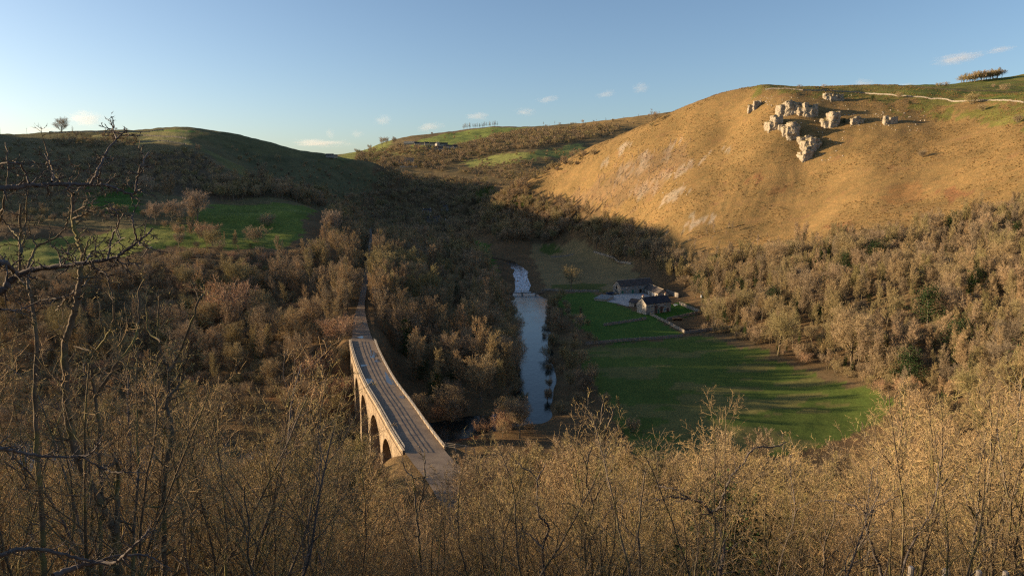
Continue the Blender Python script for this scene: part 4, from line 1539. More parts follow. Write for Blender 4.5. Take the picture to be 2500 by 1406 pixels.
class Tree:
    def __init__(self, seed):
        self.r = np.random.default_rng(seed)
        self.v, self.q, self.n = [], [], 0          # wood
        self.cv, self.cq, self.cn = [], [], 0       # crown tubes
        self.tp, self.td, self.tl, self.tw = [], [], [], []

    def tube(self, pts, rad, k, crown=False):
        n = len(pts)
        T = np.gradient(pts, axis=0)
        T /= np.maximum(np.linalg.norm(T, axis=1, keepdims=True), 1e-9)
        ref = np.array([.31, .52, .79]) if abs(T[0] @ np.array([.31, .52, .79])) < .9 else np.array([1., 0, 0])
        A = np.cross(T, ref)
        A /= np.maximum(np.linalg.norm(A, axis=1, keepdims=True), 1e-9)
        B = np.cross(T, A)
        a = np.arange(k) * 2 * math.pi / k
        ring = pts[:, None] + (A[:, None] * np.cos(a)[None, :, None] + B[:, None] * np.sin(a)[None, :, None]) * np.asarray(rad)[:, None, None]
        idx = np.arange(n * k).reshape(n, k)
        F = np.stack([idx[:-1], np.roll(idx[:-1], -1, 1), np.roll(idx[1:], -1, 1), idx[1:]], -1).reshape(-1, 4)
        if crown:
            self.cv.append(ring.reshape(-1, 3))
            self.cq.append(F + self.cn)
            self.cn += n * k
        else:
            self.v.append(ring.reshape(-1, 3))
            self.q.append(F + self.n)
            self.n += n * k

    def path(self, p, d, L, n, up, wander):
        pts = [np.array(p, float)]
        d = nrm(np.array(d, float))
        for i in range(n):
            d = nrm(d + self.r.normal(0, wander, 3) + np.array([0, 0, up]))
            pts.append(pts[-1] + d * L / n)
        return np.array(pts)

    def grow(self, pts, r0, r1, level, specs, L):
        n = len(pts)
        rad = r0 + (r1 - r0) * np.linspace(0, 1, n) ** .8
        sp = specs[level]
        if sp.get('k'):
            self.tube(pts, rad, sp['k'], sp.get('crown', False))
        if level + 1 >= len(specs):
            return
        c = specs[level + 1]
        m = max(1, int(round(c['n'] * self.r.uniform(.8, 1.2))))
        ts = c['t'][0] + (c['t'][1] - c['t'][0]) * ((np.arange(m) + self.r.uniform(0, 1, m)) / m)
        phi = self.r.uniform(0, 6.28)
        for t in ts:
            f = t * (n - 1)
            i = min(int(f), n - 2)
            p = pts[i] * (1 - (f - i)) + pts[i + 1] * (f - i)
            T = nrm(pts[i + 1] - pts[i])
            phi += 2.4 + self.r.normal(0, .4)
            ref = np.array([0, 0, 1.]) if abs(T[2]) < .9 else np.array([1., 0, 0])
            A = nrm(np.cross(T, ref))
            B = np.cross(T, A)
            P = A * math.cos(phi) + B * math.sin(phi)
            ang = math.radians(self.r.uniform(*c['ang']))
            d = nrm(T * math.cos(ang) + P * math.sin(ang) + np.array([0, 0, c.get('up0', 0.)]))
            l = L * self.r.uniform(*c['len']) * (1 - c.get('taper', .4) * t)
            rr = rad[i] * c.get('rr', .55)
            if c.get('twig'):
                self.twigs(p, d, l, c)
            else:
                q = self.path(p, d, l, c['seg'], c.get('up', .05), c.get('wander', .1))
                self.grow(q, max(rr, c.get('rmin', .006)), max(rr * .35, c.get('rmin', .006) * .6), level + 1, specs, l)

    def twigs(self, p, d, l, c):
        """a branchlet and its finest twigs, as slivers"""
        w = c['w']
        self.tp.append(p[None])
        self.td.append(d[None] * l)
        self.tw.append(np.array([w * 1.3]))
        m = c['sub']
        t = self.r.uniform(.25, 1, m)
        dd = d[None] + self.r.normal(0, c.get('spread', .55), (m, 3)) + np.array([0, 0, c.get('tup', .15)])
        dd /= np.linalg.norm(dd, axis=1, keepdims=True)
        self.tp.append(p[None] + d[None] * l * t[:, None])
        self.td.append(dd * (l * self.r.uniform(.35, .8, m))[:, None])
        self.tw.append(np.full(m, w))

    def crown_mesh(self, name, mat):
        P, D, Wd = np.concatenate(self.tp), np.concatenate(self.td), np.concatenate(self.tw)
        side = np.cross(D, self.r.normal(0, 1, D.shape))
        side /= np.maximum(np.linalg.norm(side, axis=1, keepdims=True), 1e-9)
        side *= (Wd / 2)[:, None]
        V = np.stack([P - side, P + side, P + D], 1).reshape(-1, 3)
        T = np.arange(len(V)).reshape(-1, 3)
        fs = []
        if self.cv:
            cv = np.concatenate(self.cv)
            fs.append(np.concatenate(self.cq))
            V = np.concatenate([cv, V])
            T = T + len(cv)
        fs.append(T)
        me = mesh_of(name, V, fs)
        me.materials.append(mat)
        return me

    def wood_mesh(self, name, mat):
        me = mesh_of(name, np.concatenate(self.v), np.concatenate(self.q), True)
        me.materials.append(mat)
        return me


def twig_mat(name, stops, tint=None):
    t = NT(name)
    rnd = t.n('ShaderNodeObjectInfo').outputs['Random']
    c = t.ramp(rnd, stops)
    n = t.noise(.8, 3, t.pos())
    c = t.mix(1.0, c, t.ramp(n, [(.3, (.78, .8, .78)), (.7, (1.2, 1.17, 1.12))]), 'MULTIPLY')
    t.set(t.b.inputs['Base Color'], c)
    t.b.inputs['Roughness'].default_value = .85
    t.b.inputs['Specular IOR Level'].default_value = .15
    return t.m


def bark_mat(name, c1, c2, moss, amount):
    t = NT(name)
    p = t.pos()
    n = t.noise(6, 5, p, .6)
    c = t.ramp(n, [(.3, c1), (.7, c2)])
    m = t.noise(1.7, 4, p)
    c = t.mix(t.ramp(m, [(.62 - amount, (0, 0, 0)), (.78 - amount, (1, 1, 1))]), c, moss)
    t.set(t.b.inputs['Base Color'], c)
    t.bump(n, .7, .02)
    return t.m


TW_STOPS = [(0, (.22, .176, .122)), (.2, (.39, .285, .17)), (.4, (.285, .243, .112)), (.55, (.435, .308, .185)), (.7, (.315, .262, .128)), (.85, (.385, .28, .178)), (1, (.29, .23, .158))]
M_TWIG = twig_mat('bare twigs', TW_STOPS)
M_TWIG_FG = twig_mat('thicket twigs', [(0, (.17, .13, .075)), (.2, (.32, .228, .12)), (.4, (.445, .312, .16)), (.55, (.30, .25, .108)), (.75, (.40, .29, .14)), (.9, (.485, .328, .18)), (1, (.22, .168, .108))])
M_TWIG_RUS = twig_mat('russet twigs', [(0, (.42, .27, .17)), (1, (.48, .31, .19))])
M_TWIG_PALE = twig_mat('pale birch and sunlit twigs', [(0, (.36, .28, .21)), (1, (.42, .32, .23))])
M_BARK = bark_mat('bark', (.11, .088, .066), (.22, .18, .135), (.13, .12, .04), .12)
M_BARK_MOSS = bark_mat('mossy bark', (.08, .06, .04), (.19, .145, .095), (.19, .165, .06), .12)
M_BARK_GREY = bark_mat('grey hawthorn bark', (.075, .062, .055), (.17, .145, .13), (.13, .12, .06), -.02)
M_BARK_PALE = bark_mat('pale bark', (.25, .21, .17), (.36, .30, .24), (.2, .18, .1), -.05)
M_LEAF = twig_mat('ivy leaves', [(0, (.030, .055, .014)), (.5, (.045, .075, .018)), (1, (.055, .08, .02))])
M_LEAF_DK = twig_mat('evergreen leaves', [(0, (.018, .036, .012)), (1, (.03, .05, .016))])


def leaf_cloud(R, centres, radius, n, size):
    c = centres[R.integers(0, len(centres), n)]
    p = c + R.normal(0, radius, (n, 3))
    a = R.normal(0, 1, (n, 3))
    a /= np.linalg.norm(a, axis=1, keepdims=True)
    b = np.cross(a, R.normal(0, 1, (n, 3)))
    b /= np.linalg.norm(b, axis=1, keepdims=True)
    s = size * R.uniform(.6, 1.3, (n, 1))
    V = np.stack([p - a * s, p + b * s * .6, p + a * s, p - b * s * .6], 1).reshape(-1, 3)
    return V, np.arange(4 * n).reshape(-1, 4)


PROTO = {}


def proto(key, H, tree, wood_mat, tw_mat, ivy=None):
    PROTO[key] = dict(H=H, trunk=tree.wood_mesh('trunk', wood_mat), crown=tree.crown_mesh('crown', tw_mat), ivy=ivy, objs=None)


def make_round(key, seed, H, lod=1.0, w=.028, spread=1.0, mat=None, wood=None):
    t = Tree(seed)
    p = t.path((0, 0, -.4), (0, 0, 1), H * .52, 6, .02, .06)
    n2, n3, sub = (10, 9, 10) if lod >= 1 else (7, 6, 5)
    specs = [dict(k=6 if lod >= 1 else 4), dict(n=15 if lod >= 1 else 9, t=(.34, 1.0), ang=(28 * spread, 68 * spread), len=(.75, 1.05), taper=.18, seg=5, up=.10, wander=.10, k=4 if lod >= 1 else 3, rr=.5, up0=.12),
             dict(n=n2, t=(.25, 1), ang=(25, 60), len=(.34, .52), taper=.45, seg=3, up=.07, wander=.12, k=3, rr=.5, rmin=.018, crown=True, up0=.08),
             dict(n=n3, t=(.15, 1), ang=(20, 60), len=(.42, .7), taper=.3, twig=True, w=w, sub=sub, spread=.6, tup=.12)]
    t.grow(p, H * .022, H * .012, 0, specs, H * .56)
    proto(key, H, t, wood or M_BARK, mat or M_TWIG)


def make_slender(key, seed, H, lod=1.0, w=.026, ivy=False, mat=None, wood=None, stems=1):
    t = Tree(seed)
    n2, n3, sub = (7, 7, 9) if lod >= 1 else (5, 5, 5)
    specs = [dict(k=6 if lod >= 1 else 4), dict(n=22 if lod >= 1 else 12, t=(.28, 1.0), ang=(18, 42), len=(.26, .36), taper=.55, seg=4, up=.10, wander=.09, k=3, rr=.42, rmin=.02),
             dict(n=n2, t=(.2, 1), ang=(18, 45), len=(.36, .5), taper=.4, seg=3, up=.10, wander=.1, k=3, rr=.5, rmin=.014, crown=True),
             dict(n=n3, t=(.15, 1), ang=(15, 45), len=(.5, .8), taper=.3, twig=True, w=w, sub=sub, spread=.42, tup=.3)]
    cs = []
    for s in range(stems):
        a = s * 2.4 + seed
        p = t.path((.35 * math.cos(a) * (stems > 1), .35 * math.sin(a) * (stems > 1), -.4), (.16 * math.cos(a) * (stems > 1), .16 * math.sin(a) * (stems > 1), 1), H * t.r.uniform(.84, .96), 9, .03, .045)
        t.grow(p, H * .0125, H * .003, 0, specs, H * .9)
        cs.append(p)
    iv = None
    if ivy:
        cc = np.concatenate(cs)
        cc = cc[cc[:, 2] < H * .62]
        cc = np.concatenate([cc[:-1] + (cc[1:] - cc[:-1]) * f for f in (0, .5)])
        V, F = leaf_cloud(t.r, cc, np.array([.42, .42, .6]), 900, .17)
        iv = mesh_of('ivy', V, F)
        iv.materials.append(M_LEAF)
    proto(key, H, t, wood or M_BARK_MOSS, mat or M_TWIG, iv)


def make_shrub(key, seed, H, lod=1.0, w=.024, mat=None, stems=11, spread=.55):
    t = Tree(seed)
    n3, sub = (9, 9) if lod >= 1 else (6, 5)
    specs = [dict(k=4 if lod >= 1 else 3), dict(n=9, t=(.2, 1.0), ang=(18, 48), len=(.3, .5), taper=.4, seg=3, up=.06, wander=.12, k=3, rr=.5, rmin=.014),
             dict(n=n3, t=(.1, 1), ang=(18, 55), len=(.4, .75), taper=.3, twig=True, w=w, sub=sub, spread=.55, tup=.2)]
    for s in range(stems):
        a = s * 2.4 + t.r.uniform(-.3, .3)
        k = spread * math.sqrt((s + .5) / stems)
        p = t.path((.5 * k * math.cos(a), .5 * k * math.sin(a), -.3), (k * math.cos(a), k * math.sin(a), .8), H * t.r.uniform(.75, 1.0), 5, .07, .10)
        t.grow(p, H * .010, H * .003, 0, specs, H * .85)
    proto(key, H, t, M_BARK, mat or M_TWIG)


def make_sapling(key, seed, H, stems, w=.016, mat=None, n3=6, sub=4):
    """young hazel and ash of the thicket below the viewpoint"""
    t = Tree(seed)
    specs = [dict(k=5), dict(n=13, t=(.22, .97), ang=(22, 55), len=(.22, .40), taper=.45, seg=5, up=.07, wander=.13, k=4, rr=.5, rmin=.009),
             dict(n=7, t=(.15, 1), ang=(25, 60), len=(.30, .5), taper=.35, seg=3, up=.06, wander=.14, k=3, rr=.55, rmin=.006, crown=True),
             dict(n=n3, t=(.1, 1), ang=(20, 65), len=(.3, .55), taper=.25, twig=True, w=w, sub=sub, spread=.6, tup=.2)]
    for s in range(stems):
        a = s * 2.4 + seed
        k = t.r.uniform(.08, .3)
        p = t.path((.3 * math.cos(a), .3 * math.sin(a), -.4), (k * math.cos(a), k * math.sin(a), 1), H * t.r.uniform(.75, 1.0), 10, .035, .075)
        t.grow(p, H * t.r.uniform(.005, .008), H * .0016, 0, specs, H * .9)
    proto(key, H, t, M_BARK_MOSS, mat or M_TWIG_FG)


def make_evergreen(key, seed, H):
    t = Tree(seed)
    p = t.path((0, 0, -.3), (0, 0, 1), H * .8, 5, .02, .04)
    specs = [dict(k=5), dict(n=26, t=(.1, 1), ang=(50, 85), len=(.34, .46), taper=.6, seg=3, up=.05, wander=.1, k=3, rr=.4, rmin=.02)]
    ends = []
    og = t.tube

    def rec(pts, rad, k, crown=False):
        ends.append(pts)
        og(pts, rad, k, crown)
    t.tube = rec
    t.grow(p, H * .02, H * .008, 0, specs, H)
    c = np.concatenate([e[1:] for e in ends])
    V, F = leaf_cloud(t.r, c, np.array([.62, .62, .42]) * H / 7, 3200, .11)
    cr = mesh_of('crown', V, F)
    cr.materials.append(M_LEAF_DK)
    PROTO[key] = dict(H=H, trunk=t.wood_mesh('trunk', M_BARK), crown=cr, ivy=None, objs=None)


for k in range(4):
    make_round('round%d' % k, 40 + k, 11.0, 1.0, .028, (1, .9, 1.1, .8)[k])
for k in range(4):
    make_slender('slender%d' % k, 60 + k, 12.0, stems=(1, 2, 1, 3)[k])
for k in range(2):
    make_slender('ivy%d' % k, 80 + k, 12.0, ivy=True, stems=1 + k)
for k in range(3):
    make_shrub('shrub%d' % k, 90 + k, 5.0)
for k in range(2):
    make_shrub('russet%d' % k, 95 + k, 6.0, mat=M_TWIG_RUS, stems=13, spread=.7)
for k in range(3):
    make_round('farround%d' % k, 100 + k, 10.0, .5, .10)
for k in range(2):
    make_slender('farslender%d' % k, 110 + k, 11.0, .5, .085)
for k in range(2):
    make_shrub('farshrub%d' % k, 115 + k, 4.5, .5, .085)
for k in range(2):
    make_slender('birch%d' % k, 120 + k, 7.0, .5, .09, mat=M_TWIG_PALE, wood=M_BARK_PALE)
for k in range(5):
    make_sapling('sapling%d' % k, 130 + k, 8.0, (1, 2, 3, 2, 4)[k], .009, n3=4, sub=3)
for k in range(4):
    make_sapling('midsapling%d' % k, 190 + k, 8.0, (2, 3, 4, 3)[k], .011, n3=7, sub=9)
for k in range(2):
    make_shrub('thicket%d' % k, 140 + k, 4.0, w=.008, mat=M_TWIG_FG, stems=10, spread=.6)
for k in range(3):
    make_shrub('midthicket%d' % k, 145 + k, 4.0, w=.012, mat=M_TWIG_FG, stems=15, spread=.6)
def make_pole(key, seed, H, stems):
    """thicker, darker stems that stand out of the thicket"""
    t = Tree(seed)
    specs = [dict(k=7), dict(n=11, t=(.3, .98), ang=(25, 60), len=(.22, .42), taper=.4, seg=6, up=.06, wander=.16, k=5, rr=.5, rmin=.012),
             dict(n=6, t=(.2, 1), ang=(25, 65), len=(.3, .5), taper=.3, seg=3, up=.05, wander=.16, k=3, rr=.5, rmin=.006, crown=True),
             dict(n=4, t=(.2, 1), ang=(25, 65), len=(.3, .55), taper=.25, twig=True, w=.009, sub=3, spread=.6, tup=.15)]
    for s in range(stems):
        a = s * 2.6 + seed
        k = .12 + .12 * s
        p = t.path((.2 * math.cos(a), .2 * math.sin(a), -.4), (k * math.cos(a), k * math.sin(a), 1), H * t.r.uniform(.8, 1.0), 12, .03, .11)
        t.grow(p, H * .0085, H * .002, 0, specs, H * .9)
    proto(key, H, t, M_BARK_GREY if seed % 2 else M_BARK, M_TWIG_FG)


for k in range(4):
    make_pole('pole%d' % k, 211 + k, 8.0, (1, 2, 1, 2)[k])
for k in range(2):
    make_evergreen('evergreen%d' % k, 150 + k, 7.0)
for k in range(2):
    make_round('pale%d' % k, 168 + k, 13.0, 1.0, .04, (1.0, .9)[k], mat=M_TWIG_PALE)  # paler twigs paint sunlight onto the crowns by the left fields
make_round('oak', 160, 18.0, 1.0, .032, 1.25)
make_round('dome', 165, 15.0, 1.0, .032, 1.05, wood=M_BARK_MOSS)
make_shrub('hawthorn0', 170, 4.0, .8, .06, spread=.45, stems=7)


def make_bramble(key, seed, H):
    t = Tree(seed)
    for k in range(70):
        a = t.r.uniform(0, 6.28)
        l = H * t.r.uniform(.5, 1.1)
        b = np.array([math.cos(a), math.sin(a), 0]) * t.r.uniform(0, .9)
        d = nrm(np.array([math.cos(a + 1) * .5, math.sin(a + 1) * .5, t.r.uniform(.4, 1.3)]))
        p = t.path(b, d, l, 3, -.12, .15)
        for i in range(3):
            t.tp.append(p[i][None])
            t.td.append((p[i + 1] - p[i])[None] * 1.06)
            t.tw.append(np.array([.010 - .002 * i]))
        t.twigs(p[2], nrm(p[3] - p[2]), l * .3, dict(w=.007, sub=4, spread=.7, tup=.0))
    t.tube(np.array([[0, 0, -.2], [0, 0, .3]]), [.02, .012], 3)
    proto(key, H, t, M_BARK_MOSS, M_TWIG_FG)


for k in range(2):
    make_bramble('bramble%d' % k, 180 + k, 1.6)


# ------------------------------------------------------------------ planting
def plant(key, p, H, rot, name, label, cat, group=None, sx=1.0):
    pr = PROTO[key]
    s = H / pr['H']
    t = thing(name, label, cat, p, rot, group)
    t.scale = (s * sx, s * sx, s)
    tr = link('trunk', pr['trunk'], None, t)
    cr = link('crown', pr['crown'], None, t)
    objs = [tr, cr]
    if pr['ivy'] is not None:
        objs.append(link('ivy', pr['ivy'], None, t))
    if pr['objs'] is None:
        pr['objs'] = objs
    return t


def stuff(name, label, pts, rots, scales, keys):
    """one mass of many plants, spread by geometry nodes over a cloud of points"""
    for k in sorted(set(keys)):
        if PROTO[k]['objs'] is None:
            raise RuntimeError('no planted example of ' + k)
    ks = sorted(set(keys))
    me = mesh_of(name, np.array(pts), [])
    n = len(pts)
    for nm, typ, arr in (('rot', 'FLOAT', rots), ('siz', 'FLOAT', scales), ('kin', 'INT', [ks.index(k) for k in keys])):
        a = me.attributes.new(nm, typ, 'POINT')
        a.data.foreach_set('value', np.array(arr, np.float32 if typ == 'FLOAT' else np.int32))
    ng = bpy.data.node_groups.new(name, 'GeometryNodeTree')
    ng.interface.new_socket('Geometry', in_out='INPUT', socket_type='NodeSocketGeometry')
    ng.interface.new_socket('Geometry', in_out='OUTPUT', socket_type='NodeSocketGeometry')
    N, Lk = ng.nodes, ng.links
    gi, go = N.new('NodeGroupInput'), N.new('NodeGroupOutput')
    last = None
    jo = N.new('GeometryNodeJoinGeometry')

    def named(nm, typ):
        a = N.new('GeometryNodeInputNamedAttribute')
        a.data_type = typ
        a.inputs['Name'].default_value = nm
        return a.outputs['Attribute']
    kin = named('kin', 'INT')
    rot = named('rot', 'FLOAT')
    siz = named('siz', 'FLOAT')
    cr = N.new('ShaderNodeCombineXYZ')
    Lk.new(rot, cr.inputs[2])
    cs = N.new('ShaderNodeCombineXYZ')
    for i in range(3):
        Lk.new(siz, cs.inputs[i])
    for i, k in enumerate(ks):
        cmpn = N.new('FunctionNodeCompare')
        cmpn.data_type = 'INT'
        cmpn.operation = 'EQUAL'
        Lk.new(kin, cmpn.inputs[2])
        cmpn.inputs[3].default_value = i
        j = N.new('GeometryNodeJoinGeometry')
        for ob in PROTO[k]['objs']:
            oi = N.new('GeometryNodeObjectInfo')
            oi.transform_space = 'ORIGINAL'
            oi.inputs['Object'].default_value = ob
            Lk.new(oi.outputs['Geometry'], j.inputs[0])
        ip = N.new('GeometryNodeInstanceOnPoints')
        Lk.new(gi.outputs[0], ip.inputs['Points'])
        Lk.new(cmpn.outputs[0], ip.inputs['Selection'])
        Lk.new(j.outputs[0], ip.inputs['Instance'])
        Lk.new(cr.outputs[0], ip.inputs['Rotation'])
        Lk.new(cs.outputs[0], ip.inputs['Scale'])
        Lk.new(ip.outputs[0], jo.inputs[0])
    Lk.new(jo.outputs[0], go.inputs[0])
    o = link(name, me)
    m = o.modifiers.new('spread', 'NODES')
    m.node_group = ng
    return tag(o, label, kind='stuff')


BUILT = [wpoly(p, 130) for p in ([(1445, 745), (1445, 700), (1600, 690), (1670, 712), (1720, 770), (1690, 815), (1590, 790), (1540, 765)],)]


def scatter(poly, spacing, seed, keep=None, bank=1.5):
    R = np.random.default_rng(seed)
    P = np.array(poly)
    x0, y0 = P.min(0)
    x1, y1 = P.max(0)
    n = int((x1 - x0) * (y1 - y0) / spacing ** 2 * 2.2) + 8
    X = R.uniform(x0, x1, n)
    Y = R.uniform(y0, y1, n)
    m = in_poly(X, Y, poly)
    rd, _ = river_dist(X, Y)
    m &= rd > bank
    d, _, par = seg_dist(X, Y, RAIL)
    m &= ~((d < np.where(Y > 225, 3.4, 5.4)) & (Y > 85))
    for b in BUILT:
        m &= ~in_poly(X, Y, b)
    X, Y = X[m], Y[m]
    cell = {}
    out = []
    for x, y in zip(X, Y):
        c = (int(x // spacing), int(y // spacing))
        ok = True
        for i in (-1, 0, 1):
            for j in (-1, 0, 1):
                for (a, b) in cell.get((c[0] + i, c[1] + j), ()):
                    if (a - x) ** 2 + (b - y) ** 2 < (spacing * .8) ** 2:
                        ok = False
        if ok and (keep is None or keep(x, y)):
            cell.setdefault(c, []).append((x, y))
            out.append((x, y))
    return out


def in_view(x, y, z, m=60):
    u, v = project(x, y, z)
    return -m < u < 2500 + m and v < 1406 + m and y > 1


